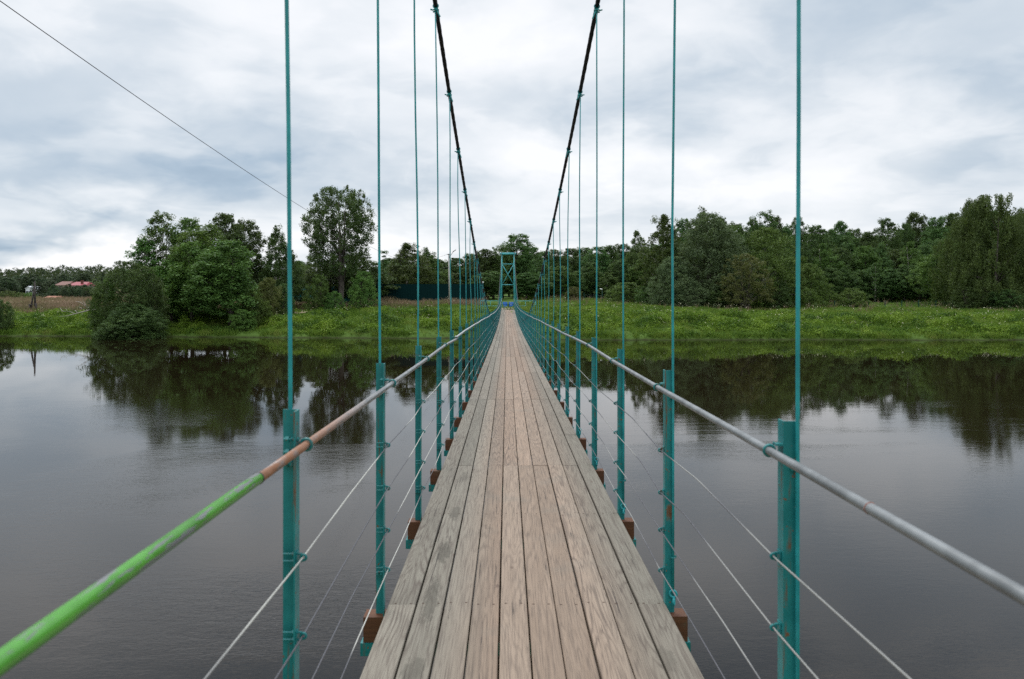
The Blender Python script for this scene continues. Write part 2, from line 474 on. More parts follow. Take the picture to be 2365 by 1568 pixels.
def water_mat():
    m, k, p, _ = new_mat('water')
    pos = k.n('ShaderNodeNewGeometry').outputs['Position']
    x, y, z = k.sep(pos)
    # slow swell, flow ripples, and patches where the current ruffles the surface
    swell = k.noise(k.vm('MULTIPLY', pos, (0.35, 0.9, 1)), 0.8, 3, 0.5)
    rip = k.noise(k.vm('MULTIPLY', pos, (1.0, 2.0, 1)), 2.6, 4, 0.55, 0.6)
    fine = k.noise(k.vm('MULTIPLY', pos, (1.0, 2.6, 1)), 9.0, 3, 0.55, 0.8)
    patch = k.ss(k.noise(k.vm('MULTIPLY', pos, (0.5, 1.0, 1)), 0.10, 4, 0.6, 1.2), 0.46, 0.66)
    amt = k.m('MULTIPLY', k.m('MULTIPLY_ADD', patch, 1.0, 0.22), k.m('MULTIPLY_ADD', k.ss(y, 9, 40), -0.92, 1.0))
    h = k.m('ADD', k.m('MULTIPLY', swell, 0.0020),
            k.m('MULTIPLY', amt, k.m('ADD', k.m('MULTIPLY', rip, 0.0060), k.m('MULTIPLY', fine, 0.0032))))
    k.put(p.inputs['Normal'], k.bump(h, 1.0, 1.0))
    silt = k.noise(pos, 0.05, 4, 0.6)
    k.put(p.inputs['Base Color'], k.mix(silt, (0.0085, 0.0055, 0.0025), (0.013, 0.0090, 0.0050)))
    p.inputs['Roughness'].default_value = 0.0
    p.inputs['IOR'].default_value = 1.37
    p.inputs['Specular IOR Level'].default_value = 0.5


water_mat()


def fence_mats():
    for name, col in (('fence_shaded', (0.003, 0.022, 0.023)), ('fence_lit', (0.010, 0.095, 0.105))):  # one fence: shaded right run and lit left run put into the colour
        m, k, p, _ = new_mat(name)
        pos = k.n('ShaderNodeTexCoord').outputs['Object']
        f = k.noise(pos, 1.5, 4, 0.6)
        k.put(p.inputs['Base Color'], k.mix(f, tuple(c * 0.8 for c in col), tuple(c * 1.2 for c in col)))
        p.inputs['Roughness'].default_value = 0.7
        p.inputs['Specular IOR Level'].default_value = 0.06


fence_mats()

# ---------------------------------------------------------------- mesh helpers


class MB:
    def __init__(self):
        self.v, self.f = [], []

    def add(self, vs, fs):
        b = len(self.v)
        self.v += [tuple(p) for p in vs]
        self.f += [tuple(b + i for i in q) for q in fs]
        return self

    def box(self, x0, x1, y0, y1, z0, z1):
        vs = [(x, y, z) for z in (z0, z1) for y in (y0, y1) for x in (x0, x1)]
        return self.add(vs, [(0, 2, 3, 1), (4, 5, 7, 6), (0, 1, 5, 4), (2, 6, 7, 3), (0, 4, 6, 2), (1, 3, 7, 5)])

    def tube(self, pts, r, n=8, cap=True):
        pts = [Vector(p) for p in pts]
        rs = r if isinstance(r, (list, tuple)) else [r] * len(pts)
        up = Vector((0.31, 0.17, 0.93))
        vs, fs = [], []
        prev = None
        for i, p in enumerate(pts):
            t = (pts[min(i + 1, len(pts) - 1)] - pts[max(i - 1, 0)]).normalized()
            if prev is None:
                ref = up if abs(t.dot(up)) < 0.9 else Vector((1, 0, 0))
                a = t.cross(ref).normalized()
            else:
                a = (prev - t * prev.dot(t)).normalized()
            prev = a
            b = t.cross(a)
            for j in range(n):
                th = 2 * math.pi * j / n
                vs.append(p + (a * math.cos(th) + b * math.sin(th)) * rs[i])
        for i in range(len(pts) - 1):
            for j in range(n):
                k2 = (j + 1) % n
                fs.append((i * n + j, i * n + k2, (i + 1) * n + k2, (i + 1) * n + j))
        if cap:
            fs.append(tuple(range(n - 1, -1, -1)))
            fs.append(tuple((len(pts) - 1) * n + j for j in range(n)))
        return self.add(vs, fs)

    def torus(self, c, axis, R, r, n=16, m=6):
        axis = Vector(axis).normalized()
        ref = Vector((0, 0, 1)) if abs(axis.z) < 0.9 else Vector((1, 0, 0))
        a = axis.cross(ref).normalized(); b = axis.cross(a)
        c = Vector(c)
        vs, fs = [], []
        for i in range(n):
            th = 2 * math.pi * i / n
            d = a * math.cos(th) + b * math.sin(th)
            for j in range(m):
                ph = 2 * math.pi * j / m
                vs.append(c + d * (R + r * math.cos(ph)) + axis * (r * math.sin(ph)))
        for i in range(n):
            for j in range(m):
                fs.append((i * m + j, ((i + 1) % n) * m + j, ((i + 1) % n) * m + (j + 1) % m, i * m + (j + 1) % m))
        return self.add(vs, fs)

    def lathe(self, prof, c=(0, 0, 0), n=20):
        vs, fs = [], []
        for (r, z) in prof:
            for j in range(n):
                th = 2 * math.pi * j / n
                vs.append((c[0] + r * math.cos(th), c[1] + r * math.sin(th), c[2] + z))
        for i in range(len(prof) - 1):
            for j in range(n):
                k2 = (j + 1) % n
                fs.append((i * n + j, i * n + k2, (i + 1) * n + k2, (i + 1) * n + j))
        return self.add(vs, fs)

    def prism(self, poly, z0, z1):
        n = len(poly)
        vs = [(x, y, z0) for x, y in poly] + [(x, y, z1) for x, y in poly]
        fs = [tuple(range(n - 1, -1, -1)), tuple(range(n, 2 * n))]
        fs += [(i, (i + 1) % n, n + (i + 1) % n, n + i) for i in range(n)]
        return self.add(vs, fs)

    def mesh(self, name, mat, smooth=False):
        me = bpy.data.meshes.new(name)
        me.from_pydata(self.v, [], self.f)
        me.materials.append(MATS[mat])
        if smooth:
            me.shade_smooth()
        me.update()
        return me


def np_mesh(name, verts, quads, mat, tri=False):
    """fast mesh from arrays"""
    k = 3 if tri else 4
    me = bpy.data.meshes.new(name)
    nv, nf = len(verts), len(quads)
    me.vertices.add(nv)
    me.vertices.foreach_set('co', np.ascontiguousarray(verts, dtype=np.float32).ravel())
    me.loops.add(nf * k)
    me.loops.foreach_set('vertex_index', np.ascontiguousarray(quads, dtype=np.int32).ravel())
    me.polygons.add(nf)
    me.polygons.foreach_set('loop_start', np.arange(0, nf * k, k, dtype=np.int32))
    me.materials.append(MATS[mat])
    me.update(calc_edges=True)
    me.validate()
    return me


def link(name, data, parent=None, loc=None):
    o = bpy.data.objects.new(name, data)
    COL.objects.link(o)
    if parent is not None:
        o.parent = parent
    if loc is not None:
        o.location = loc
    return o


def thing(name, label, cat, loc=(0, 0, 0), group=None, data=None, kind=None):
    o = link(name, data, None, loc)
    o['label'] = label
    o['category'] = cat
    if group: o['group'] = group
    if kind: o['kind'] = kind
    return o


def part(name, mb, mat, parent, loc=None, smooth=False, label=None):
    o = link(name, mb.mesh(name, mat, smooth), parent, loc)
    if label: o['label'] = label
    return o


def structure(name, data):
    o = link(name, data)
    o['kind'] = 'structure'
    return o


def stuff(name, data, label):
    o = link(name, data)
    o['kind'] = 'stuff'
    o['label'] = label
    o['category'] = name.replace('_', ' ')
    return o


def at(px, py, D):
    """point at distance D along the bridge seen at photo position px, py (2365-px units)"""
    return Vector(((px - VX) / FPX * D, D, EYE - (py - VY) / FPX * D))


# ---------------------------------------------------------------- terrain and water
rngS = np.random.default_rng(5)
SINES = [(rngS.normal(0, 1, 2), rngS.uniform(0, 6.28)) for _ in range(40)]


def bumps(x, y, scale, octs=4):
    x = np.asarray(x, float); y = np.asarray(y, float)
    s = np.zeros_like(x + y); a = 1.0; tot = 0
    for o in range(octs):
        for i in range(5):
            d, ph = SINES[(o * 5 + i) % 40]
            s = s + a * np.sin((d[0] * x + d[1] * y) * scale * (2.0 ** o) + ph + 1.7 * o)
        tot += a * 2.2
        a *= 0.55
    return s / tot


def shore(x):
    x = np.asarray(x, float)
    s = np.interp(x, [-400, -120, -56, -30, -14, 2, 10, 60, 400], [104, 92, 85, 82.5, 80.5, 79, 77.5, 76.5, 76])
    return s + 0.55 * bumps(x, x * 0.3, 0.22, 4) + 0.35 * bumps(x, x * 0.5, 1.3, 3)


def ground(x, y):
    x = np.asarray(x, float); y = np.asarray(y, float)
    s = y - shore(x)
    prof = np.interp(s, [-15, -3, -0.25, 0.35, 4, 8, 13, 20, 30, 50, 80, 300], [-2.5, -0.6, -0.02, 0.40, 1.1, 1.85, 2.5, 2.95, 3.35, 3.8, 4.0, 4.1])
    fac = np.interp(x, [-60, -28, -10, 8, 18, 36], [0.76, 0.86, 1.0, 1.0, 0.88, 0.73])
    fac = np.where(x > 0, 1 - (1 - fac) * np.interp(s, [30, 62], [1.0, 0.2]), fac)
    h = prof * fac
    h = h + np.where(s > 1.0, 0.26 * bumps(x, y, 0.40, 4), 0.0) * np.clip(s / 4, 0, 1)
    h = h + np.interp(y, [240, 420, 800, 2000], [0, 3.5, 15, 16]) * np.interp(x / np.maximum(y, 50), [-0.7, -0.3, 0.0, 0.6], [1.0, 0.9, 0.5, 0.4])
    near = np.interp(y, [-60, -14, -3, 3, 7], [3.4, 3.1, 2.6, -0.1, -2.5])
    return np.maximum(h, near)


def grid_mesh(name, xs, ys, fz, mat):
    X, Y = np.meshgrid(xs, ys)
    Z = fz(X, Y)
    nx, ny = len(xs), len(ys)
    v = np.stack([X, Y, Z], -1).reshape(-1, 3)
    i = np.arange(nx * ny).reshape(ny, nx)
    q = np.stack([i[:-1, :-1], i[:-1, 1:], i[1:, 1:], i[1:, :-1]], -1).reshape(-1, 4)
    me = np_mesh(name, v, q, mat)
    me.shade_smooth()
    return me


xs = np.concatenate([np.linspace(-1600, -140, 40), np.linspace(-138, -72, 45), np.linspace(-70, 70, 281), np.linspace(72, 138, 45), np.linspace(140, 1600, 40)])
ys = np.concatenate([np.linspace(-300, -20, 15), np.linspace(-18, 66, 43), np.linspace(67, 125, 117), np.linspace(127, 320, 60), np.linspace(330, 2200, 60)])
structure('ground', grid_mesh('ground', xs, ys, ground, 'ground'))
wv = np.array([(-900, -60, 0), (900, -60, 0), (900, 130, 0), (-900, 130, 0)], float)
structure('river_water', np_mesh('river_water', wv, np.array([[0, 1, 2, 3]]), 'water'))

# ---------------------------------------------------------------- the footbridge
YK = lambda k: 0.608 + 1.793 * k
_dp = [(-12, -1.56), (-4, -1.63), (0, -1.66), (2.4, -1.678), (4.2, -1.70), (7.8, -1.742), (11.4, -1.78), (15, -1.83), (20.3, -1.925), (30, -2.08), (43, -2.21), (56, -2.26), (69, -2.22), (82, -2.03), (95, -1.745)]
_pc = np.polyfit([a for a, b in _dp], [b for a, b in _dp], 6)


def deck_z(y): return EYE + float(np.polyval(_pc, y))
def cable_z(y): return EYE - 1.50 + 0.00287 * (y - 47.0) ** 2


XL, XR = -0.645, 0.867          # deck edges
PL, PR = -0.665, 0.865          # inner faces of the posts
TOWER_Y = 95.3
rnd = random.Random(11)

bridge = thing('footbridge', 'long suspension footbridge with weathered plank deck and teal railings across the river', 'footbridge', (0, 0, 0))

# deck: ten boards wide, every board three beam spans long
mb = MB()
bw = (XR - XL) / 10
GAP = 0.0078
for r in range(10):
    x0, x1 = XL + bw * r + (GAP / 2 if r else 0), XL + bw * (r + 1) - (GAP / 2 if r < 9 else 0)
    ph = 1 if 0 < r < 9 else 2
    k0 = ph - 6
    while k0 < 53:
        ya, yb = YK(k0) + 0.0013, YK(k0 + 3) - 0.0013
        if yb > TOWER_Y - 0.4: yb = TOWER_Y - 0.4
        if ya < -8: ya = -8
        if yb - ya > 0.3:
            dz = rnd.uniform(-0.0025, 0.0025)
            jx = rnd.uniform(-0.0015, 0.0015) if 0 < r < 9 else rnd.uniform(0, 0.006) * (-1 if r == 0 else 1)
            n = 7
            vs = []
            for i in range(n):
                y = ya + (yb - ya) * i / (n - 1)
                z = deck_z(y) + dz
                b = 0.004
                for (xx, zz) in ((x0, z - 0.042), (x0, z - b), (x0 + b, z), (x1 - b, z), (x1, z - b), (x1, z - 0.042)):
                    vs.append((xx + jx, y, zz))
            fs = [(0, 1, 2, 3, 4, 5), tuple((n - 1) * 6 + i for i in (5, 4, 3, 2, 1, 0))]
            for i in range(n - 1):
                for j in range(6):
                    fs.append((i * 6 + j, (i + 1) * 6 + j, (i + 1) * 6 + (j + 1) % 6, i * 6 + (j + 1) % 6))
            mb.add(vs, fs)
        k0 += 3
part('deck', mb, 'deck_wood', bridge)

# crossbeams
bm_w = MB().box(-0.775, 0.975, -0.055, 0.055, -0.135, 0.0).mesh('crossbeam', 'beam_wood')
_c = MB()
_c.box(-0.79, 0.99, -0.06, 0.06, -0.206, -0.137)
bm_c = _c.mesh('beam_channel', 'teal_paint')
for k in range(-3, 53):
    y = YK(k)
    if y > TOWER_Y - 0.5: break
    o = link('crossbeam', bm_w, bridge, (rnd.uniform(-0.012, 0.012), y, deck_z(y) - 0.0445))
    if k < 24:
        link('beam_channel', bm_c, o)

# railing posts: angle irons, the right row turned half a turn
PH = 1.345
poly = [(0, 0), (-0.05, 0), (-0.05, -0.005), (-0.005, -0.005), (-0.005, -0.05), (0, -0.05)]
post_me = MB().prism(poly, 0, PH).mesh('railing_post', 'teal_paint')
# clamp that holds the pipe rail: ring, bracket, two bolts (local to the rail centre on the left side)
cl = MB()
cl.torus((0, 0, 0), (0, 1, 0), 0.0172, 0.0048, 18, 6)
cl.prism([(-0.041, 0.012), (-0.041, -0.030), (-0.018, -0.008), (-0.018, 0.008)], 0.016, 0.023)
cl.prism([(-0.041, 0.012), (-0.041, -0.030), (-0.018, -0.008), (-0.018, 0.008)], -0.023, -0.016)
for s in (1, -1):
    cl.tube([(-0.018, -0.02, 0.0195 * s), (-0.064, -0.02, 0.0195 * s)], 0.0055, 8)
    cl.tube([(-0.0465, -0.02, 0.0195 * s), (-0.058, -0.02, 0.0195 * s)], 0.0105, 6)
clamp_me = cl.mesh('rail_clamp', 'teal_paint', False)
wc = MB()
wc.torus((0, 0, 0), (0, 1, 0), 0.0085, 0.0042, 14, 6)
wc.box(-0.0205, -0.0165, -0.015, 0.015, -0.02, 0.02)
for s in (1, -1):
    wc.tube([(-0.004, 0, 0.011 * s), (-0.062, 0, 0.011 * s)], 0.0038, 6)
    wc.tube([(-0.026, 0, 0.011 * s), (-0.034, 0, 0.011 * s)], 0.0075, 6)
wclamp_me = wc.mesh('wire_clamp', 'teal_paint')
st = MB()
st.torus((0, 0, 0), (0, 0, 1), 0.0105, 0.0035, 12, 6)
st.box(-0.02, 0.02, 0.0072, 0.0115, -0.008, 0.008)
strap_me = st.mesh('rod_strap', 'teal_paint')
nut = MB()
nut.tube([(0, -0.002, 0), (0, -0.014, 0)], 0.011, 6)
nut.tube([(0, -0.013, 0), (0, -0.024, 0)], 0.006, 8)
nut_me = nut.mesh('bolt', 'teal_paint')

RAIL_DX, RAIL_H = 0.040, 1.212
WIRE_H = (0.867, 0.641, 0.420, 0.200)
WIRE_DX = 0.0205
KMAX = 52
jit = {}
for side in (-1, 1):
    for k in range(-2, KMAX + 1):
        jit[side, k] = (rnd.uniform(-0.006, 0.006), [rnd.uniform(-0.016, 0.016) for _ in range(4)], rnd.uniform(-0.012, 0.012) if k > 3 else 0.0)

LEAN = {-3: 0.02, -2: 0.02, -1: 0.02, 0: 0.02, 1: 0.02, 2: 0.02, 3: 0.014, 4: 0.005, 5: 0.005}
for (side, k), (a_, b_, c_) in list(jit.items()):
    lz = (0.0 if side < 0 else -1.3) * LEAN.get(k, 0.0)
    jit[side, k] = (a_ if k > 2 else (0.032 if (side, k) == (-1, 1) else 0.0), [w + lz * 0.8 for w in b_], c_ + lz)
for side in (-1, 1):
    for k in range(0, 51):
        y = YK(k); zd = deck_z(y)
        px = PL if side < 0 else PR
        o = link('railing_post', post_me, bridge, (px + jit[side, k][0] * 0.5, y, zd - 0.045))
        o.scale.z = (PH - side * LEAN.get(k, 0.0)) / PH
        sh = rnd.uniform(-0.002, 0.002)
        o.rotation_euler = (sh, rnd.uniform(-0.002, 0.002), math.pi if side > 0 else 0)
        # local frame of a right-hand post is turned by pi, so the same offsets work on both sides
        if k <= 22:
            c = link('rail_clamp', clamp_me, o, (RAIL_DX - (jit[side, k][0] * 0.5 if side < 0 else -jit[side, k][0] * 0.5), 0.0, (0.045 + RAIL_H + jit[side, k][2]) / o.scale.z))
            c.location.y = -0.012
        if k <= 14:
            for i, wh in enumerate(WIRE_H):
                link('wire_clamp', wclamp_me, o, (WIRE_DX, -0.03, (0.045 + wh + jit[side, k][1][i]) / o.scale.z))
        if k <= 8:
            if side > 0:
                for hz in (0.045 + RAIL_H - 0.062, 0.31):
                    link('rod_strap', strap_me, o, (-0.041, 0.0125, hz)).rotation_euler = (0, 0, math.pi)
            else:
                for hz in (0.045 + RAIL_H - 0.075, 0.22):
                    for bx in (-0.038, -0.018):
                        link('bolt', nut_me, o, (bx, -0.005, hz))

# hanger rods with the loops that hang them on the cable
def cable_x(side): return -0.722 if side < 0 else 0.912


def hang_clamp(side, v):
    m = MB()
    slope = Vector((0, 1, -0.2)).normalized()
    m.torus((0, 0, 0), slope, 0.026, 0.0065, 18, 6)
    r = random.Random(v * 7 + side)
    s = -side
    m.tube([(-0.035 * s, -0.012, -0.047), (0.0, -0.018, -0.040), (0.034 * s, -0.01, -0.046)], 0.0085, 7)
    m.tube([(-0.030 * s, 0.012, -0.056), (0.0, 0.016, -0.051), (0.03 * s, 0.008, -0.052)], 0.0085, 7)
    m.tube([(-0.004, 0, -0.026), (-0.006, -0.005, -0.06)], 0.0085, 7)
    m.tube([(0.012 * s, -0.01, -0.042), (0.028 * s, -0.016, -0.085), (0.047 * s, -0.012, -0.128 + r.uniform(-.01, .02))], 0.0072, 7)
    m.tube([(-0.035 * s, -0.014, -0.046), (-0.052 * s, -0.022, -0.043)], 0.0075, 6)
    return m.mesh('cable_clamp', 'teal_rod')


hc = {(s, v): hang_clamp(s, v) for s in (-1, 1) for v in range(3)}
for side in (-1, 1):
    for k in range(0, 51):
        y = YK(k); zd = deck_z(y)
        zc = cable_z(y)
        if zc < zd + 1.36: continue
        rx = PL - 0.030 + jit[side, k][0] * 0.5 if side < 0 else PR + 0.041
        ry = y + 0.0125 if side < 0 else y - 0.0125
        cx = cable_x(side)
        zb = zd + 0.02 if side < 0 else zd + 0.09
        zt = zc - 0.045
        n = 9
        pts = []
        a1, a2 = rnd.uniform(-0.013, 0.013), rnd.uniform(0, 6.28)
        for i in range(n):
            t = i / (n - 1)
            z = zb + (zt - zb) * t
            u = max(0.0, (z - zd - 1.3) / max(0.1, zt - zd - 1.3))
            pts.append((rx + (cx - rx) * u + a1 * math.sin(u * 5 + a2) * min(1, u * 4), ry * (1 - u) + y * u + 0.5 * a1 * math.sin(u * 4), z))
        m = MB().tube(pts, 0.0068, 8)
        if side > 0 and k <= 10:
            m.torus((rx, ry, zd + 0.062), (0.5, 1, 0), 0.019, 0.0068, 14, 6)
            m.torus((rx + 0.004, ry - 0.004, zd + 0.022), (1, -0.35, 0), 0.019, 0.0068, 14, 6)
        o = part('hanger_rod', m, 'teal_rod', bridge, smooth=True)
        if k <= 26:
            c = link('cable_clamp', hc[side, k % 3], o, (cx, y, zc))

# handrails
def rail_pts(side, ya, yb, dz=0.0):
    pts = []
    x = (PL + RAIL_DX) if side < 0 else (PR - RAIL_DX)
    ks = [ya] + [YK(k) for k in range(-3, 52) if ya < YK(k) < yb] + [yb]
    for y in ks:
        k = int(round((y - 0.608) / 1.793))
        j = jit.get((side, k), (0, 0, 0))[2] if abs(YK(k) - y) < 0.01 else 0.0
        pts.append((x, y, deck_z(y) + RAIL_H + j + dz))
    return pts


g = part('handrail', MB().tube(rail_pts(-1, -4.0, 1.93), 0.0148, 14), 'green_rail_paint', bridge, smooth=True, label='bright green painted rail with grey chips')
_e = MB().torus((PL + RAIL_DX, 1.932, deck_z(1.93) + RAIL_H), (0, 1, 0), 0.0125, 0.0040, 16, 6)
part('rail_joint', _e, 'dark_steel', g, smooth=True)
part('handrail', MB().tube(rail_pts(-1, 1.93, YK(5) + 0.12, -0.002), 0.0130, 14), 'worn_rail', bridge, smooth=True, label='rusty to grey worn pipe rail')
part('handrail', MB().tube(rail_pts(-1, YK(5) - 0.16, 94.6, 0.022), 0.0132, 10), 'galvanised', bridge, smooth=True)
g = part('handrail', MB().tube(rail_pts(1, -4.0, 94.6), 0.0135, 14), 'grey_rail', bridge, smooth=True, label='dull galvanised pipe rail')
_e = MB().torus((PR - RAIL_DX, 1.738, deck_z(1.738) + RAIL_H - 0.026), (0, 1, 0), 0.0128, 0.0022, 16, 6)
part('rail_joint', _e, 'rust_steel', g, smooth=True)

# rail wires
for side in (-1, 1):
    x = PL + WIRE_DX if side < 0 else PR - WIRE_DX
    for i, wh in enumerate(WIRE_H):
        pts = []
        for k in range(-3, 51):
            y = YK(k) + (-0.03 if side < 0 else 0.03)
            j = jit.get((side, k), (0, [0] * 4, 0))[1][i]
            pts.append((x + jit.get((side, k), (0, 0, 0))[0] * 0.5, y, deck_z(y) + wh + j))
            if k < 50:
                ym = y + 1.793 * rnd.uniform(0.3, 0.7)
                pts.append((x + rnd.uniform(-0.004, 0.004), ym, deck_z(ym) + wh - 0.006 + rnd.uniform(-0.016, 0.012)))
        # soften the bends
        fine = [Vector(pts[0])]
        for a, b, c in zip(pts, pts[1:], pts[2:]):
            a, b, c = Vector(a), Vector(b), Vector(c)
            fine += [b.lerp(a, 0.12), b.lerp(a, 0.04), b.lerp(c, 0.04), b.lerp(c, 0.12)]
        fine.append(Vector(pts[-1]))
        part('rail_wire', MB().tube(fine, 0.0030, 6), 'rail_wire', bridge, smooth=True)

# main cables: twisted steel rope
for side in (-1, 1):
    cx = cable_x(side)
    ys_ = [-6.0]
    while ys_[-1] < TOWER_Y:
        ys_.append(ys_[-1] + (0.028 if 4 < ys_[-1] < 30 else 0.4))
    ys_[-1] = TOWER_Y
    pts = [Vector((cx if y < 80 else cx + (0.106 + math.copysign(0.80, side) - cx) * (y - 80) / (TOWER_Y - 80), y, cable_z(y) if y > -1 else cable_z(-1) + (y + 1) * 0.9)) for y in ys_]
    n = 18
    vs, fs = [], []
    for i, p in enumerate(pts):
        t = (pts[min(i + 1, len(pts) - 1)] - pts[max(i - 1, 0)]).normalized()
        a = t.cross(Vector((0, 0, 1))).normalized(); b = a.cross(t)
        tw = p.y * 9.0
        for j in range(n):
            th = 2 * math.pi * j / n
            rr = 0.0215 * (1 + 0.115 * math.cos(6 * th - 6 * tw / 2))
            vs.append(p + (a * math.cos(th) + b * math.sin(th)) * rr)
    for i in range(len(pts) - 1):
        for j in range(n):
            k2 = (j + 1) % n
            fs.append((i * n + j, i * n + k2, (i + 1) * n + k2, (i + 1) * n + j))
    m = MB().add(vs, fs)
    gy = 112.0
    m.tube([pts[-1] + Vector((0, 0.002, 0)), (pts[-1].x, 103, (pts[-1].z + float(ground(cx, gy))) / 2 + 0.1), (pts[-1].x, gy, float(ground(cx, gy)) - 0.1)], 0.019, 8)
    part('main_cable', m, 'cable_black', bridge, smooth=True)

# tower at the far end
CXB = 0.111
tower = thing('bridge_tower', 'teal steel portal tower with a cross brace at the far end of the footbridge', 'bridge tower', (CXB, TOWER_Y, 0))
gz = float(ground(CXB, TOWER_Y)) - 0.3
ZT = EYE + 4.95
for s in (-1, 1):
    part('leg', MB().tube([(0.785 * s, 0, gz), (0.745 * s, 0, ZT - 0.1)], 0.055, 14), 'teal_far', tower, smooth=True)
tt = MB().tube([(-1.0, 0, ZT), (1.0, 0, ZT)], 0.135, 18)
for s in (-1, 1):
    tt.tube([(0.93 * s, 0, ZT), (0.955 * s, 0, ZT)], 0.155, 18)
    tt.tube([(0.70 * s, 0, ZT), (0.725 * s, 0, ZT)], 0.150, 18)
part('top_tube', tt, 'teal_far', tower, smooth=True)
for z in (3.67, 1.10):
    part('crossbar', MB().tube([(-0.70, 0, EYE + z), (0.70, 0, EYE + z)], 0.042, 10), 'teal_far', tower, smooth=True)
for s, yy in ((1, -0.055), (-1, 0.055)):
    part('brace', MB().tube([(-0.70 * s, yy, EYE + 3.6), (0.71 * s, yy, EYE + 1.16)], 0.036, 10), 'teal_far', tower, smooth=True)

# landing and things at the far abutment
zl = deck_z(94.9)
ab = thing('abutment', 'grey concrete abutment under the far end of the bridge deck', 'abutment', (CXB, TOWER_Y, 0),
           data=MB().box(-1.1, 1.1, -0.35, 6.0, float(ground(0, 93)) - 1.0, zl - 0.03).mesh('abutment', 'pole_concrete'))
for s, nm in ((-1, 'left'), (1, 'right')):
    rr = thing('landing_railing', f'low teal pipe railing running out {nm} from the far bridge tower', 'railing', (CXB + 0.95 * s, TOWER_Y + 1.2, 0), group='pipe railings beside the far tower')
    zb = float(ground(CXB + 2 * s, TOWER_Y + 1.2)) - 0.2
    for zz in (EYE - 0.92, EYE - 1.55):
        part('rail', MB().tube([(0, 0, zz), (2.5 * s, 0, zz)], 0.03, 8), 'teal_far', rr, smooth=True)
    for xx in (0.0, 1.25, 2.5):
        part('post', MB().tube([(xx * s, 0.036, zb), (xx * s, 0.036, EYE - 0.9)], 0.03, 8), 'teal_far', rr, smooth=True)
for px, nm in ((1166.4, 'left'), (1180.6, 'right')):
    D = 98.0
    p = at(px, 713, D)
    prof = [(0.0, 0), (0.27, 0), (0.29, 0.03), (0.29, 0.2), (0.302, 0.215), (0.302, 0.24), (0.29, 0.255), (0.29, 0.42), (0.302, 0.435), (0.302, 0.46), (0.29, 0.475), (0.29, 0.68), (0.27, 0.70), (0.0, 0.70)]
    b = thing('barrel', f'bright blue barrel just beyond the deck end beside the {nm} leg of the tower', 'barrel', (p.x, D, zl - 0.03), group='blue barrels behind the far tower')
    part('body', MB().lathe(prof, n=24), 'blue_plastic', b, smooth=True)
    part('lid_ring', MB().torus((0, 0, 0.70), (0, 0, 1), 0.265, 0.018, 24, 6), 'blue_plastic', b, smooth=True)
for px, nm in ((1142.5, 'left'), (1203.0, 'right')):
    D = 95.6
    p = at(px, 710.5, D)
    g0 = float(ground(p.x, D)) - 0.5
    prof = [(0.0, 0), (0.20, 0), (0.20, p.z - g0), (0.165, p.z - g0), (0.165, p.z - g0 - 0.4), (0.0, p.z - g0 - 0.4)]
    thing('pipe_pile', f'rusty red open-topped steel pile outside the {nm} leg of the tower', 'pile', (p.x, D, g0), group='rusty piles beside the far tower',
          data=MB().lathe(prof, n=20).mesh('pipe_pile', 'rust_steel'))

# ---------------------------------------------------------------- poles, wires, fences, buildings
# overhead cable
pts = []
for i in range(60):
    y = -6 + (105.0 + 6) * i / 59
    pts.append((-9 + 0.0095 * y, y, EYE + 2.58 + 0.00084 * (y - 68.5) ** 2 + (0.0 if y < 90 else 0.0)))
thing('overhead_cable', 'thin dark overhead cable sagging from the upper left to the pale pole', 'cable', data=MB().tube(pts, 0.0085, 6).mesh('overhead_cable', 'dark_steel', True))
PX, PD = at(1037, 700, 105).x, 105.0
pg = float(ground(PX, PD))
pole = thing('utility_pole', 'tall pale concrete pole with a street lamp in front of the dark metal fence', 'pole', (PX, PD, pg))
ptop = EYE + (678 - 586) / FPX * PD - pg
part('shaft', MB().tube([(0.12, 0, -0.3), (0.0, 0, ptop)], [0.155, 0.105], 12), 'pole_concrete', pole, smooth=True)
arm = MB().tube([(0, -0.12, ptop - 0.55), (0.25, -0.16, ptop - 0.2), (0.62, -0.2, ptop + 0.28)], 0.03, 8)
part('lamp_arm', arm, 'dark_steel', pole, smooth=True)
hd = MB().add([(0.52, -0.30, ptop + 0.20), (0.52, -0.10, ptop + 0.20), (1.0, -0.12, ptop + 0.50), (1.0, -0.28, ptop + 0.50),
               (0.55, -0.27, ptop + 0.32), (0.55, -0.13, ptop + 0.32), (0.95, -0.15, ptop + 0.57), (0.95, -0.25, ptop + 0.57)],
              [(0, 1, 2, 3), (4, 7, 6, 5), (0, 4, 5, 1), (1, 5, 6, 2), (2, 6, 7, 3), (3, 7, 4, 0)])
part('lamp_head', hd, 'dark_steel', pole)
ib = MB().box(-0.3, 0.12, -0.135, -0.115, ptop - 0.12, ptop - 0.05)
part('crossarm', ib, 'dark_steel', pole)
# second thin line going left from the pole top
thing('overhead_cable', 'very thin line rising left from the top of the pale pole', 'cable',
      data=MB().tube([(PX - 0.2, PD, pg + ptop - 0.08), (PX - 6, PD + 14, pg + ptop - 1.0), (PX - 14, PD + 34, pg + ptop - 0.9), (PX - 26, PD + 62, pg + ptop + 1.5)], 0.011, 6).mesh('overhead_cable', 'dark_steel', True))
# white post behind the tall tree
p = at(731.5, 700, 132)
thing('white_post', 'slim white post standing behind the bushes left of the tall lone tree', 'post', (p.x, 132, float(ground(p.x, 132))),
      data=MB().tube([(0, 0, -0.2), (0, 0, EYE + (678 - 606) / FPX * 132 - float(ground(p.x, 132)))], [0.14, 0.12], 10).mesh('white_post', 'lamp_white', True))
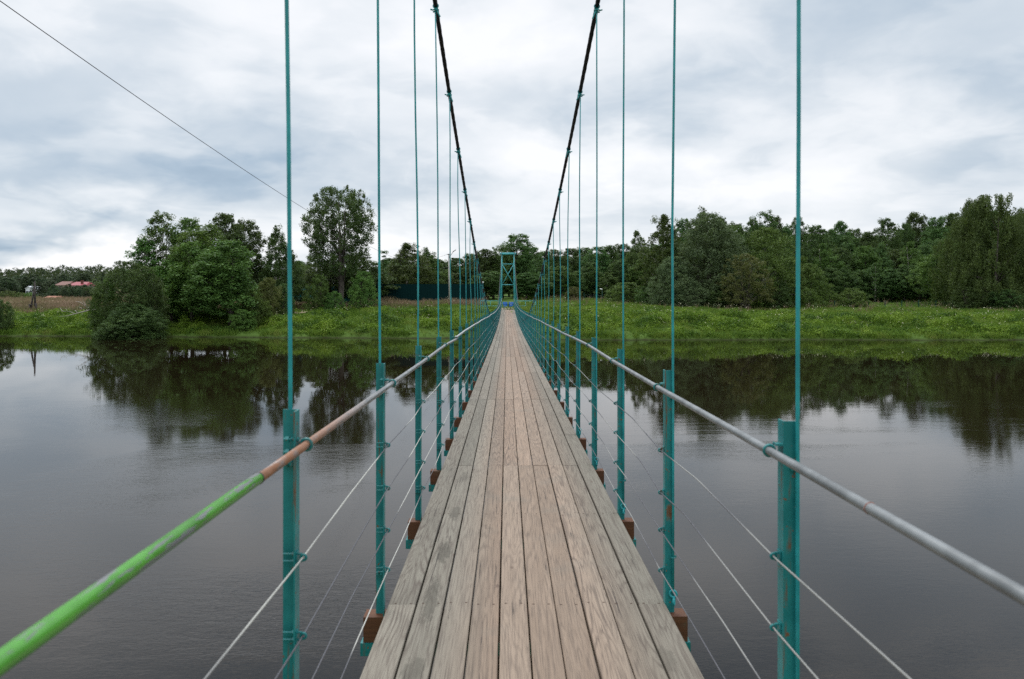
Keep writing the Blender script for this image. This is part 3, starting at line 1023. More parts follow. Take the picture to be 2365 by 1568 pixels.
# small lamp in the right meadow
p = at(1391, 700, 116)
g0 = float(ground(p.x, 116))
lamp = thing('lamp_post', 'short dark lamp post with a white head in the meadow right of the bridge', 'lamp', (p.x, 116, g0))
zt = EYE + (678 - 669) / FPX * 116 - g0
part('pole', MB().tube([(0, 0, -0.2), (0, 0, zt)], 0.045, 8), 'mesh_green', lamp, smooth=True)
part('lamp_head', MB().tube([(0.03, 0, zt + 0.0), (-0.12, 0, zt + 0.10), (-0.34, 0, zt + 0.14)], [0.07, 0.09, 0.05], 8), 'lamp_white', lamp, smooth=True)

# profiled metal fence on the left
def corr_panel(a, b, z0, z1, pitch=0.25, d=0.03):
    a, b = Vector(a), Vector(b)
    L = (b - a).length
    t = (b - a).normalized(); nrm = Vector((t.y, -t.x))
    n = max(2, int(L / pitch * 2))
    vs, fs = [], []
    for i in range(n + 1):
        q = a + t * (L * i / n) + nrm * (d if (i // 1) % 2 else 0)
        vs += [(q.x, q.y, z0), (q.x, q.y, z1)]
    for i in range(n):
        fs.append((2 * i, 2 * i + 2, 2 * i + 3, 2 * i + 1))
    m = MB().add(vs, fs)
    vs2 = [(v[0] + nrm.x * -0.012, v[1] + nrm.y * -0.012, v[2]) for v in vs]
    m.add(vs2, [tuple(reversed(f)) for f in fs])
    return m


fence = thing('metal_fence', 'long solid dark green profiled metal fence behind the tall lone tree and pole', 'fence', (0, 0, 0))
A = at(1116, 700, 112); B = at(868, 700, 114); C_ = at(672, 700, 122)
for (a, b, mat, ty) in ((A, B, 'fence_shaded', 656), (B, C_, 'fence_lit', 659)):
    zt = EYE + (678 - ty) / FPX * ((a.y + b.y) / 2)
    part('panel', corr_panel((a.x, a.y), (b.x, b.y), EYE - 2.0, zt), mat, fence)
    n = 8
    for i in range(n + 1):
        q = a.lerp(b, i / n)
        part('post', MB().box(q.x - 0.03, q.x + 0.03, q.y + 0.04, q.y + 0.10, EYE - 2.2, zt - 0.05), mat, fence)
part('corner_post', MB().box(A.x - 0.05, A.x + 0.07, A.y - 0.16, A.y - 0.05, EYE - 2.2, EYE + (678 - 654) / FPX * 112), 'fence_shaded', fence)
part('floodlight', MB().box(A.x - 0.22, A.x + 0.1, A.y - 0.30, A.y - 0.17, EYE + (678 - 653) / FPX * 112, EYE + (678 - 650) / FPX * 112), 'lamp_white', fence)

# green wire-mesh fence on the right meadow
mf = thing('mesh_fence', 'low green wire mesh fence with thin posts across the right meadow', 'fence', (0, 0, 0))
fpts = [at(px, ty, D) for px, ty, D in ((1349, 683, 126), (1391, 684, 124), (1432, 685, 122), (1472, 686, 120), (1513, 688, 118.5), (1555, 690, 117), (1597, 691.5, 116), (1640, 693, 115), (1683, 694, 114), (1726, 695, 113.5), (1768, 696, 113), (1809, 696.5, 112.5), (1850, 697, 112), (1890, 697, 111.5),
        (1930, 697, 111), (1969, 697, 110.7), (2008, 697, 110.4), (2047, 697, 110.1), (2086, 697, 109.8), (2125, 697, 109.5), (2165, 697, 109.2), (2204, 697, 108.9), (2244, 697, 108.6), (2284, 698, 108.3), (2324, 698, 108), (2364, 698, 107.7), (2404, 698, 107.4))]
mm = MB()
for q in fpts:
    g0 = float(ground(q.x, q.y))
    part('post', MB().box(q.x - 0.055, q.x + 0.055, q.y - 0.03, q.y + 0.05, g0 - 0.2, max(q.z, g0 + 0.9) + 0.18), 'mesh_green', mf)
for a, b in zip(fpts, fpts[1:]):
    n = 14
    ga, gb = float(ground(a.x, a.y)), float(ground(b.x, b.y))
    za, zb = max(a.z, ga + 0.9) - 0.05, max(b.z, gb + 0.9) - 0.05
    for i in range(1, n):
        t = i / n
        x, y = a.x + (b.x - a.x) * t, a.y + (b.y - a.y) * t
        mm.box(x - 0.003, x + 0.003, y - 0.043, y - 0.037, ga + (gb - ga) * t + 0.05, za + (zb - za) * t)
    for j in range(7):
        f = j / 6
        mm.tube([(a.x, a.y - 0.036, ga + 0.1 + (za - ga - 0.1) * f), (b.x, b.y - 0.036, gb + 0.1 + (zb - gb - 0.1) * f)], 0.004, 4, False)
part('wire_mesh', mm, 'mesh_green', mf)

# old wooden A-pole on the left field
p = at(84, 709, 103)
g0 = float(ground(p.x, 103))
ap = thing('wooden_pole', 'old dark wooden pole propped by a leaning strut on the far left bank', 'pole', (p.x, 103, g0))
part('shaft', MB().tube([(0.12, 0, -0.2), (0.05, 0, 2.0), (0.03, 0, EYE + (678 - 650) / FPX * 103 - g0)], [0.15, 0.12, 0.09], 8), 'old_wood', ap, smooth=True)
part('strut', MB().tube([(-0.62, 0.1, -0.2), (-0.35, 0.05, 1.3), (-0.03, 0.02, 3.0)], [0.13, 0.11, 0.08], 8), 'old_wood', ap, smooth=True)
part('stub', MB().tube([(0.3, -0.15, -0.3), (0.28, -0.12, 1.05)], [0.13, 0.12], 8), 'old_wood', ap, smooth=True)
part('stub', MB().tube([(-0.62, -0.12, -0.3), (-0.60, -0.1, 0.95)], [0.10, 0.10], 8), 'old_wood', ap, smooth=True)
part('tie_bar', MB().tube([(-0.7, -0.15, 0.85), (0.42, -0.18, 0.9)], 0.035, 6), 'old_wood', ap, smooth=True)


def house(name, label, px0, px1, ridge_y, eave_y, D, roof, wall, depth=7.0, hip=0.0, chimney=False, cat='house', gable=False):
    a, b = at(px0, 680, D), at(px1, 680, D)
    zr = EYE + (678 - ridge_y) / FPX * D; ze = EYE + (678 - eave_y) / FPX * D
    cx = (a.x + b.x) / 2; w = (b.x - a.x) / 2
    g0 = float(ground(cx, D))
    h = thing(name, label, cat, (cx, D + depth / 2, g0))
    zr -= g0; ze -= g0
    d = depth / 2
    if not gable:
        part('wall', MB().box(-w * 0.93, w * 0.93, -d * 0.86, d * 0.86, -0.3, ze + 0.02), wall, h)
        rf = MB().add([(-w, -d, ze), (w, -d, ze), (w, d, ze), (-w, d, ze), (-w + hip, 0, zr), (w - hip, 0, zr)],
                      [(0, 1, 5, 4), (2, 3, 4, 5), (1, 2, 5), (3, 0, 4), (3, 2, 1, 0)])
        front = -d * 0.86
    else:
        part('wall', MB().add([(-w * .9, -d, -.3), (w * .9, -d, -.3), (w * .9, -d, ze), (0, -d, zr - .08), (-w * .9, -d, ze), (-w * .9, d, -.3), (w * .9, d, -.3), (w * .9, d, ze), (0, d, zr - .08), (-w * .9, d, ze)],
                              [(0, 1, 2, 3, 4), (9, 8, 7, 6, 5), (0, 5, 6, 1), (1, 6, 7, 2), (4, 9, 5, 0), (2, 7, 8, 3), (3, 8, 9, 4)]), wall, h)
        rf = MB()
        for s in (-1, 1):
            rf.add([(w * s, -d * 1.08, ze - .05), (w * s, d * 1.08, ze - .05), (0, d * 1.08, zr), (0, -d * 1.08, zr),
                    (w * s, -d * 1.08, ze + .08), (w * s, d * 1.08, ze + .08), (0, d * 1.08, zr + .13), (0, -d * 1.08, zr + .13)],
                   [(0, 1, 2, 3), (4, 7, 6, 5), (0, 4, 5, 1), (0, 3, 7, 4), (1, 5, 6, 2)])
        front = -d
    r = part('roof', rf, roof, h)
    if chimney:
        part('chimney', MB().box(w * 0.15, w * 0.15 + 0.7, -d * 0.55, -d * 0.55 + 0.6, (ze + zr) / 2, zr + 0.5), 'roof_brown', r)
    for i in range(2):
        xw = (-0.45 + 0.9 * i) * w
        wf = part('window', MB().box(xw - 0.55, xw + 0.55, front - 0.04, front + 0.05, ze - 1.9, ze - 0.7), 'wall_white', h)
        part('pane', MB().box(xw - 0.45, xw + 0.45, front - 0.06, front - 0.045, ze - 1.8, ze - 0.8), 'window_glass', wf)
    return h


house('house', 'house with a bright raspberry red roof far off on the left', 159, 201, 650.5, 659, 262, 'roof_red', 'house_wall', 8, 0.8, True)
house('house', 'house with a dull brown roof just left of the red roofed house', 129, 160, 649.5, 658.5, 268, 'roof_brown', 'house_wall', 8, 0.5)
house('house', 'little pale blue white gabled house among far trees on the left', 63, 79, 661.5, 667, 285, 'wall_white', 'wall_white', 7, 0, gable=True)
house('shed', 'low pale shed with an orange roof at the edge of the far left field', 104, 138, 683.5, 688, 232, 'wall_orange', 'wall_white', 4, 0.2, cat='shed')

# sandy patch on the left bank top
sp = []
c = at(693, 717.3, 96)
for i in range(28):
    th = 2 * math.pi * i / 28
    sp.append((c.x + 2.55 * math.cos(th) * (1 + 0.12 * math.sin(3 * th + 1)), 96 + 2.3 * math.sin(th) * (1 + 0.1 * math.sin(5 * th))))
vs = [(x, y, float(ground(x, y)) + 0.10) for x, y in sp] + [(c.x, 96.0, float(ground(c.x, 96)) + 0.12)]
structure('sand_patch', MB().add(vs, [(i, (i + 1) % 28, 28) for i in range(28)]).mesh('sand_patch', 'sand'))

# dead fallen branch on the left bank
D = 89.0
db = thing('dead_branch', 'bare grey fallen branch lying on the grassy left bank beside the dark willow', 'branch', (0, 0, 0))
def bpt(zx, zy, dd=0): return at(zx * 0.1786 * 0.7259, (800 + zy * 0.1786) * 0.7259, D + dd)
part('stem', MB().tube([bpt(1780, 1050, 0.5), bpt(1660, 1032), bpt(1500, 1075), bpt(1350, 1112, -0.5), bpt(1230, 1145, -0.8), bpt(1080, 1160, -1)], [0.09, 0.085, 0.075, 0.05, 0.03, 0.015], 7), 'dead_wood', db, smooth=True)
for b in ([(1660, 1032), (1590, 990), (1540, 930), (1500, 880)], [(1590, 1045), (1480, 1010), (1440, 985)], [(1350, 1100), (1290, 1075), (1225, 1062), (1210, 1015)], [(1200, 1065), (1140, 1060), (1100, 1000)], [(1580, 985), (1450, 900), (1380, 890)], [(1400, 1080), (1365, 1045)]):
    part('twig', MB().tube([bpt(x, y, 0.15 * i) for i, (x, y) in enumerate(b)], [0.045, 0.03, 0.02, 0.012][:len(b)], 6), 'dead_wood', db, smooth=True)

# ---------------------------------------------------------------- trees


def leaves(centers, n_per, rad, size, rng, flat=0.8, droop=0.0, hang=0.0, shell=0.45):
    """leaf quads around cluster centres -> verts, quads"""
    C = np.repeat(centers, n_per, axis=0)
    R = np.repeat(rad, n_per)[:, None]
    N = len(C)
    d = rng.normal(0, 1, (N, 3)); d /= np.linalg.norm(d, axis=1)[:, None]
    r = rng.uniform(0, 1, (N, 1)) ** shell
    P = C + d * r * R * np.array([1, 1, flat])
    if hang > 0:
        P[:, 2] -= rng.uniform(0, 1, N) ** 1.4 * hang
    nrm = rng.normal(0, 1, (N, 3)) + d * 0.9 + np.array([0, 0, 0.55])
    nrm /= np.linalg.norm(nrm, axis=1)[:, None]
    a = np.cross(nrm, rng.normal(0, 1, (N, 3)))
    if droop > 0:
        a = a * (1 - droop) + np.array([0, 0, -1.0]) * droop * np.linalg.norm(a, axis=1)[:, None]
    a /= np.linalg.norm(a, axis=1)[:, None]
    b = np.cross(nrm, a); b /= np.linalg.norm(b, axis=1)[:, None] + 1e-9
    s = size * rng.uniform(0.6, 1.4, (N, 1))
    w = s * rng.uniform(0.35, 0.6, (N, 1))
    V = np.stack([P - a * s * 0.5, P + b * w * 0.5 - a * s * 0.05, P + a * s * 0.5, P - b * w * 0.5 - a * s * 0.05], 1).reshape(-1, 3)
    Q = np.arange(N * 4).reshape(-1, 4)
    return V, Q


STYLES = {  # nominal height, width, crown base, cluster count, cluster radius, leaves per cluster, leaf size
    'aspen': dict(H=12.0, W=5.0, base=0.14, nc=420, cr=(0.26, 0.60), nl=60, ls=0.20, mat='leaf_aspen', lump=0.30, gap=-0.42),
    'slim': dict(H=12.0, W=3.2, base=0.26, nc=190, cr=(0.22, 0.50), nl=55, ls=0.19, mat='leaf_aspen', lump=0.34, gap=-0.30),
    'tall': dict(H=15.0, W=8.8, base=0.29, nc=900, cr=(0.26, 0.58), nl=44, ls=0.21, mat='leaf_dark', lump=0.16, gap=-0.46),
    'birch': dict(H=13.0, W=5.0, base=0.10, nc=430, cr=(0.20, 0.46), nl=60, ls=0.19, mat='leaf_birch', lump=0.26, gap=-0.42),
    'weep': dict(H=15.0, W=9.5, base=0.04, nc=1150, cr=(0.22, 0.50), nl=52, ls=0.20, mat='leaf_birch', lump=0.40, gap=-0.22),
    'willow': dict(H=12.0, W=11.0, base=0.02, nc=850, cr=(0.35, 0.85), nl=62, ls=0.20, mat='leaf_willow', lump=0.30, gap=-0.60),
    'forest': dict(H=14.0, W=5.6, base=0.08, nc=480, cr=(0.28, 0.66), nl=58, ls=0.21, mat='leaf_dark', lump=0.26, gap=-0.48),
    'bush': dict(H=4.0, W=4.6, base=0.0, nc=230, cr=(0.20, 0.48), nl=60, ls=0.15, mat='leaf_bush', lump=0.26, gap=-0.6),
    'sparse': dict(H=7.0, W=6.5, base=0.12, nc=260, cr=(0.22, 0.48), nl=44, ls=0.17, mat='leaf_yellow', lump=0.30, gap=-0.15),
    'spruce': dict(H=14.0, W=4.6, base=0.04, nc=360, cr=(0.2, 0.42), nl=60, ls=0.20, mat='leaf_far', lump=0.2, gap=-0.5),
}


def profile(style, t):
    """crown radius fraction at crown height t"""
    if style in ('aspen', 'forest', 'slim'):
        return np.clip(np.sin(np.pi * np.clip(0.16 + 0.80 * t, 0, 1)), 0, 1) ** 0.55 * (1.06 - 0.22 * t)
    if style == 'tall':
        return np.sin(np.pi * np.clip(0.14 + 0.80 * t, 0, 1)) ** 0.55 * (0.78 + 0.22 * t)
    if style in ('birch',):
        return (np.sin(np.pi * np.clip(0.16 + 0.84 * t, 0, 1)) ** 0.9) * (1.0 - 0.36 * t) * 1.2
    if style == 'weep':
        return np.sin(np.pi * np.clip(0.22 + 0.72 * t, 0, 1)) ** 0.6 * (1.0 - 0.32 * t) * 1.08
    if style in ('willow', 'bush', 'sparse'):
        return np.sqrt(np.clip(1 - t ** 2.2, 0, 1)) * (0.86 + 0.14 * t)
    return np.clip(1 - t, 0, 1) ** 0.9        # spruce


def make_tree(style, seed):
    S = STYLES[style]
    rng = np.random.default_rng(seed)
    H, W, nc = S['H'], S['W'], S['nc']
    # uneven outline: lobes and notches round the crown, gaps cut through its volume
    A = rng.normal(0, 1, (14, 3)); B = rng.uniform(0, 6.28, 14)

    def wob(ph, t, o):
        v = 0.0
        for q in range(o, o + 7):
            v += math.sin(A[q, 0] * 2.1 * math.cos(ph) * 1.6 + A[q, 1] * 2.1 * math.sin(ph) * 1.6 + A[q, 2] * 4.2 * t + B[q])
        return v / 3.6
    cen, rad = [], []
    tries = 0
    asym = rng.uniform(-0.14, 0.14, 2) * W
    while len(cen) < nc and tries < nc * 40:
        tries += 1
        t = rng.uniform(0, 1)
        pr = float(profile(style, np.float64(t)))
        if rng.uniform() > pr ** 1.1 + 0.10: continue
        ph = rng.uniform(0, 2 * np.pi)
        rr = rng.uniform(0.0, 1) ** 0.42
        if style == 'spruce':
            t = np.floor(t * 13) / 13 + rng.uniform(0, 0.03)
        if wob(ph + 2.2 * rr, t * 1.7, 7) < S['gap'] * 1.6 + 0.25 * (1 - rr): 
            if rng.uniform() < 0.85: continue
        z = H * (S['base'] + (1 - S['base']) * t)
        r = W / 2 * pr * rr * (1 + S['lump'] * wob(ph, t, 0))
        cen.append((r * math.cos(ph) + asym[0] * t * (1 - t) * 3, r * math.sin(ph) + asym[1] * t * (1 - t) * 3, z + rng.normal(0, 0.012 * H)))
        c = rng.uniform(*S['cr'])
        if t > 0.85: c *= 0.75
        rad.append(c)
    cen = np.array(cen); rad = np.array(rad)
    cen[:, 2] = np.minimum(cen[:, 2], H - rad * 0.6)
    if style in ('willow', 'bush', 'sparse'):
        cen[:, 2] = np.maximum(cen[:, 2], rad * 0.5)
    kw = {}
    if style == 'birch': kw = dict(droop=0.45, hang=0.5)
    if style == 'weep': kw = dict(droop=0.6, hang=1.3)
    if style == 'spruce': kw = dict(flat=0.45, droop=0.25)
    if style in ('tall', 'aspen', 'forest', 'slim'): kw = dict(shell=0.5, flat=1.15)
    V, Q = leaves(cen, S['nl'], rad, S['ls'], rng, **kw)
    # a leader of leaves at the very top
    if style in ('birch', 'aspen', 'slim', 'forest', 'weep', 'spruce', 'tall'):
        nt = 5 if style != 'weep' else 9
        tops = np.stack([rng.normal(0, 0.10 * W, nt), rng.normal(0, 0.10 * W, nt), H * rng.uniform(0.88, 0.985, nt)], 1)
        V2, Q2 = leaves(tops, 70, np.full(nt, 0.38), S['ls'] * 0.9, rng, flat=1.5, droop=0.3)
        Q = np.concatenate([Q, Q2 + len(V)]); V = np.concatenate([V, V2])
    V[:, 2] = np.maximum(V[:, 2], 0.03)
    crown = np_mesh('crown', V, Q, S['mat'])
    # trunk and limbs
    mb = MB()
    r0 = {'tall': 0.30, 'weep': 0.18, 'willow': 0.30, 'bush': 0.07, 'sparse': 0.12, 'slim': 0.13}.get(style, 0.17)
    stems = 1
    if style in ('bush', 'sparse'): stems = 4
    if style in ('willow', 'tall', 'slim'): stems = 2
    for s in range(stems):
        lean = rng.normal(0, 0.05 * W, 2) if stems > 1 else rng.normal(0, 0.02 * W, 2)
        off = rng.normal(0, 0.02 * W, 2) if stems > 1 else np.zeros(2)
        zs = np.linspace(-0.25, H * (0.9 if style != 'willow' else 0.6), 9)
        tp = []
        for i, z in enumerate(zs):
            f = i / 8
            tp.append((off[0] * (1 if s else 0.3) + lean[0] * f * 1.6 + 0.05 * math.sin(3 * f + s), off[1] + lean[1] * f * 1.6 + 0.05 * math.cos(4 * f + s), z))
        rs = [r0 * (1 - 0.9 * (i / 8)) * (1.25 if i == 0 else 1) * (1 if s == 0 else 0.75) for i in range(9)]
        mb.tube(tp, rs, 8)
        nb = {'tall': 22, 'weep': 16, 'willow': 14, 'sparse': 10}.get(style, 9)
        idx = rng.choice(len(cen), size=min(nb, len(cen)), replace=False)
        for j in idx:
            c = cen[j]
            f = np.clip(c[2] / zs[-1] - rng.uniform(0.12, 0.30), 0.08, 0.92)
            q = np.array(tp[int(round(f * 8))])
            if c[2] < q[2]: continue
            mid = (q + c) / 2 + np.array([0, 0, 0.06 * H * (1 if style != 'spruce' else -0.2)]) * rng.uniform(-0.2, 0.8)
            rb = max(0.02, r0 * (1 - f) * 0.42)
            mb.tube([q, q * 0.6 + mid * 0.4, mid, c], [rb, rb * 0.8, rb * 0.55, rb * 0.2], 5)
    trunk = mb.mesh('trunk', 'birch_bark' if style in ('birch', 'slim') else 'bark', True)
    return trunk, crown


VAR = {}
for st_, nvar in (('aspen', 4), ('slim', 2), ('tall', 1), ('birch', 3), ('weep', 2), ('willow', 3), ('forest', 5), ('bush', 4), ('sparse', 2), ('spruce', 2)):
    VAR[st_] = [make_tree(st_, 100 + 17 * i + len(st_) * 7) for i in range(nvar)]
CNT = {}
MATVAR = {}


def tree(style, px, D, top, wpx, label, group=None, rot=None, mat=None, name=None, base_dz=0.0, v=None):
    """tree whose crown tip shows at photo height top and whose crown is wpx photo units wide"""
    S = STYLES[style]
    i = CNT.get(style, 0); CNT[style] = i + 1
    trunk, crown = VAR[style][(i if v is None else v) % len(VAR[style])]
    if mat:
        key = (style, (i if v is None else v) % len(VAR[style]), mat)
        if key not in MATVAR:
            c2 = crown.copy(); c2.materials[0] = MATS[mat]; MATVAR[key] = c2
        crown = MATVAR[key]
    x = (px - VX) / FPX * D
    g0 = float(ground(x, D)) - 0.05 + base_dz
    H = EYE + (VY - top) / FPX * D - g0
    W = wpx / FPX * D * {'tall': 1.10, 'willow': 1.06, 'weep': 1.04, 'bush': 1.08}.get(style, 1.28)
    cat = 'bush' if style in ('bush',) else 'tree'
    r = thing(name or {'bush': 'bush', 'birch': 'birch_tree', 'weep': 'birch_tree', 'willow': 'willow_tree', 'spruce': 'spruce_tree'}.get(style, 'leafy_tree'), label, cat, (x, D, g0), group)
    r.scale = (W / S['W'], W / S['W'], H / S['H'])
    r.rotation_euler = (0, 0, (i * 2.39996) % 6.283 if rot is None else rot)
    link('crown', crown, r)
    link('trunk', trunk, r)
    return r


G1 = 'aspens and alders on the left bank'
tree('bush', 252, 82.5, 640, 74, 'ragged shrub forming the left shoulder of the broad willow', mat='leaf_bush')
tree('sparse', 345, 83.5, 632, 80, 'open ragged shrub forming the right shoulder of the broad willow', mat='leaf_dark', name='bush')
tree('sparse', 300, 80.3, 712, 120, 'straggling dark shrub drooping into the water at left', mat='leaf_dark', name='bush')
# --- left bank
tree('willow', 300, 83.0, 603, 165, 'broad dark willow overhanging the water at the left bank', mat='leaf_dark')
tree('willow', 308, 80.8, 700, 160, 'low dark bush leaning over the water under the broad willow', mat='leaf_dark', name='bush', base_dz=-0.1)
tree('slim', 378, 95, 488, 70, 'thin aspen with bare pale stems, left end of the tall left group', G1)
tree('slim', 336, 94, 550, 62, 'short narrow aspen leaning out at the far left of the left group', G1, mat='leaf_aspen')
tree('aspen', 432, 97, 505, 100, 'rounded aspen second from left in the tall left group', G1)
tree('aspen', 482, 93, 518, 110, 'light green aspen in the middle of the left group', G1, mat='leaf_bush')
tree('aspen', 520, 99, 495, 84, 'dark pointed aspen rising behind the middle of the left group', G1, mat='leaf_dark')
tree('aspen', 566, 101, 508, 80, 'dark aspen at the right end of the left group', G1, mat='leaf_dark')
tree('aspen', 535, 88, 556, 135, 'big bushy alder at the water side of the left group', 'aspens and alders on the left bank')
tree('aspen', 446, 90, 560, 125, 'leafy alder in front of the rounded aspen in the left group', 'aspens and alders on the left bank', mat='leaf_bush')
tree('aspen', 400, 91, 600, 90, 'low leafy alder between the willow and the left aspens', G1, mat='leaf_bush')
tree('birch', 637, 100, 520, 76, 'slender single birch standing left of the nearest left hanger rod', mat='leaf_dark')
tree('birch', 601, 104, 585, 60, 'short birch tucked between the left group and the slender birch', mat='leaf_dark')
tree('aspen', 668, 106, 598, 60, 'short tree directly behind the nearest left hanger rod', mat='leaf_dark')
tree('bush', 622, 92, 642, 70, 'yellowish green shrub below the slender birch', mat='leaf_yellow')
tree('bush', 585, 87.5, 668, 66, 'leafy shrub right of the big alder on the left slope')
tree('bush', 655, 94, 655, 50, 'small dark shrub right of the yellowish shrub', mat='leaf_dark')
tree('bush', 4, 86, 690, 60, 'dark shrub cut by the left edge of the picture', mat='leaf_dark')
tree('bush', 560, 85.0, 715, 70, 'low herbaceous shrub on the slope under the big alder', mat='leaf_bush')
# --- around the tall lone tree
tree('tall', 789, 104, 434, 158, 'tall lone tree with open round crown and bare lower trunk on left bank')
tree('aspen', 822, 113, 585, 105, 'dark tree just behind the right side of the tall lone tree', mat='leaf_dark')
tree('aspen', 762, 113, 600, 80, 'dark low tree just behind the left side of the tall lone tree', mat='leaf_dark')
tree('bush', 742, 98, 632, 62, 'upright green shrub left of the tall tree trunk', mat='leaf_aspen')
tree('bush', 840, 100, 626, 70, 'round green shrub right of the tall tree trunk')
tree('bush', 775, 97.5, 672, 52, 'small shrub at the foot of the tall lone tree', mat='leaf_aspen')
tree('willow', 702, 128, 612, 78, 'round light green willow behind the fence left of the tall tree', mat='leaf_bush')
tree('slim', 716, 142, 590, 44, 'thin open tree behind the white post')
tree('aspen', 690, 150, 603, 50, 'distant dark tree seen between the slender birch and tall tree', mat='leaf_dark')
# --- behind the metal fence
GF = 'trees behind the metal fence'
tree('spruce', 886, 122, 575, 44, 'narrow pointed tree behind the fence just right of the second left rod', GF, mat='leaf_dark')
tree('birch', 938, 120, 560, 92, 'full birch behind the metal fence', GF)
tree('birch', 985, 124, 571, 74, 'birch behind the fence left of the pale pole', GF)
tree('aspen', 905, 130, 610, 80, 'low dark tree behind the left end of the dark fence', GF, mat='leaf_dark')
tree('forest', 1015, 133, 598, 66, 'dark tree immediately left of the pale pole', GF)
tree('forest', 1052, 135, 596, 60, 'dark tree immediately right of the pale pole', GF)
tree('forest', 1084, 134, 586, 54, 'dark tree behind the fence end between pole and left cable', GF)
tree('aspen', 960, 128, 620, 90, 'shaded tree low behind the middle of the dark fence', GF, mat='leaf_dark')
tree('aspen', 1060, 128, 630, 90, 'shaded tree low behind the right end of the dark fence', GF, mat='leaf_dark')
# --- behind the tower
GT = 'trees behind the far tower'
tree('aspen', 1122, 128, 576, 66, 'tree with ragged top left of the far tower', GT, mat='leaf_dark')
tree('aspen', 1160, 130, 566, 62, 'tree right behind the left leg of the tower', GT)
tree('aspen', 1196, 126, 541, 92, 'highest tree behind the right leg of the tower', GT, mat='leaf_dark')
tree('forest', 1228, 134, 572, 60, 'tree right of the tower with shoulder shaped crown', GT)
tree('forest', 1258, 138, 580, 58, 'dark tree behind the right main cable low end', GT)
tree('aspen', 1140, 122, 625, 70, 'low dark tree filling the left of the tower', GT, mat='leaf_dark')
tree('aspen', 1215, 121, 630, 76, 'low dark tree filling the right of the tower', GT, mat='leaf_dark')
# --- forest wall right of the bridge
GR = 'forest trees right of the bridge'
for i, (px, top, w) in enumerate(((1285, 576, 60), (1318, 574, 62), (1348, 572, 66), (1380, 570, 64), (1410, 567, 60), (1440, 563, 62), (1500, 570, 60))):
    tree('forest', px, 142 + 3 * (i % 3), top, w, 'dark forest tree in the even treeline right of the bridge', GR)
for i, (px, top, w) in enumerate(((1300, 615, 58), (1336, 625, 60), (1365, 606, 60), (1400, 628, 58), (1428, 600, 60), (1460, 615, 62), (1492, 598, 62))):
    tree(('aspen', 'birch')[i % 2], px, 130 + 2 * (i % 3), top, w, 'lower leafy tree in front of the even treeline right of the bridge', GR + ', front', mat='leaf_dark' if i % 3 else None)
tree('birch', 1470, 136, 531, 60, 'birch with bent drooping tip above the treeline right of the bridge')
tree('birch', 1532, 112, 494, 92, 'tall feathery birch just left of the second right hanger rod')
tree('forest', 1578, 132, 506, 64, 'dark tree top between the second right rod and the great willow')
tree('bush', 1325, 116, 662, 50, 'yellow green shrub in the meadow right of the bridge', mat='leaf_yellow')
tree('bush', 1412, 120, 668, 36, 'tiny shrub beside the short lamp post', mat='leaf_bush')
tree('bush', 1450, 117, 652, 92, 'wide low shrub in front of the forest right of the lamp', mat='leaf_bush')
tree('bush', 1495, 113, 656, 76, 'wide dark shrub left of the feathery birch', mat='leaf_dark')
tree('willow', 1555, 108, 592, 110, 'lower grey green willow under the feathery birch')
# --- great willows
tree('willow', 1633, 110, 492, 205, 'great rounded grey green willow, biggest on the right bank')
tree('birch', 1627, 116, 479, 70, 'birch tip rising out of the great willow')
tree('willow', 1775, 112, 525, 190, 'fresh green rounded willow behind the nearest right rod', mat='leaf_bush')
tree('willow', 1690, 114, 520, 120, 'green willow between the great willow and the fresh green one', mat='leaf_aspen')
tree('willow', 1868, 113, 608, 110, 'low green willow lobe right of the nearest right rod', mat='leaf_bush')
tree('sparse', 1722, 103, 586, 112, 'thin yellowish small tree with visible branches before the willows')
tree('willow', 1590, 105, 640, 90, 'dusky shrub willow at the foot of the great willow')
tree('bush', 1800, 107, 650, 70, 'dark shrub under the fresh green willow', mat='leaf_dark')
tree('bush', 1660, 106, 655, 90, 'dark shrub under the great willow', mat='leaf_dark')
tree('bush', 1968, 111, 665, 70, 'round dark bush standing alone in the right meadow', mat='leaf_bush')
# --- taller aspens behind the willows
GA = 'aspen tops above the right willows'
for i, (px, top, w) in enumerate(((1741, 502, 40), (1768, 485, 52), (1794, 499, 40), (1816, 519, 40), (1842, 503, 48))):
    tree('slim', px, 128 + i, top, w, 'dark narrow aspen top above the right willows', GA, mat='leaf_dark')
for i, (px, top, w) in enumerate(((1700, 518, 70), (1755, 520, 80), (1810, 525, 80), (1660, 505, 70))):
    tree('forest', px, 134 + i, top, w, 'dark tree hidden behind the right willows', GA + ', behind')
# --- forest on the right
GB = 'trees of the forest edge on the right'
for i, (px, top, w) in enumerate(((1886, 521, 70), (1918, 530, 62), (1945, 511, 52), (1975, 528, 66), (2010, 535, 62), (2049, 505, 62), (2091, 516, 50), (2118, 491, 72), (2167, 500, 70), (2206, 492, 62), (2240, 500, 70), (2020, 545, 60), (1960, 545, 64))):
    tree('forest', px, 142 + 2 * (i % 4), top, w, 'dark forest tree with its top in the right skyline', GB)
for i, (px, top, w) in enumerate(((1900, 560, 66), (1935, 572, 62), (1968, 556, 64), (2002, 568, 66), (2036, 560, 66), (2070, 574, 64), (2104, 556, 68), (2138, 566, 62), (2170, 550, 64), (2216, 560, 60))):
    tree(('birch', 'aspen')[i % 2], px, 131 + 2 * (i % 3), top, w, 'mid green tree in the second row of the right forest', GB + ', second row', mat='leaf_aspen' if i % 3 == 0 else 'leaf_dark')
for i, (px, top, w) in enumerate(((1918, 618, 56), (1952, 612, 56), (1990, 622, 56), (2025, 606, 58), (2060, 622, 56), (2092, 610, 58), (2126, 618, 56), (2158, 606, 56))):
    tree(('aspen', 'birch')[i % 2], px, 126 + (i % 3), top, w, 'young slim tree in the front row of the right forest', GB + ', front row', mat='leaf_dark')
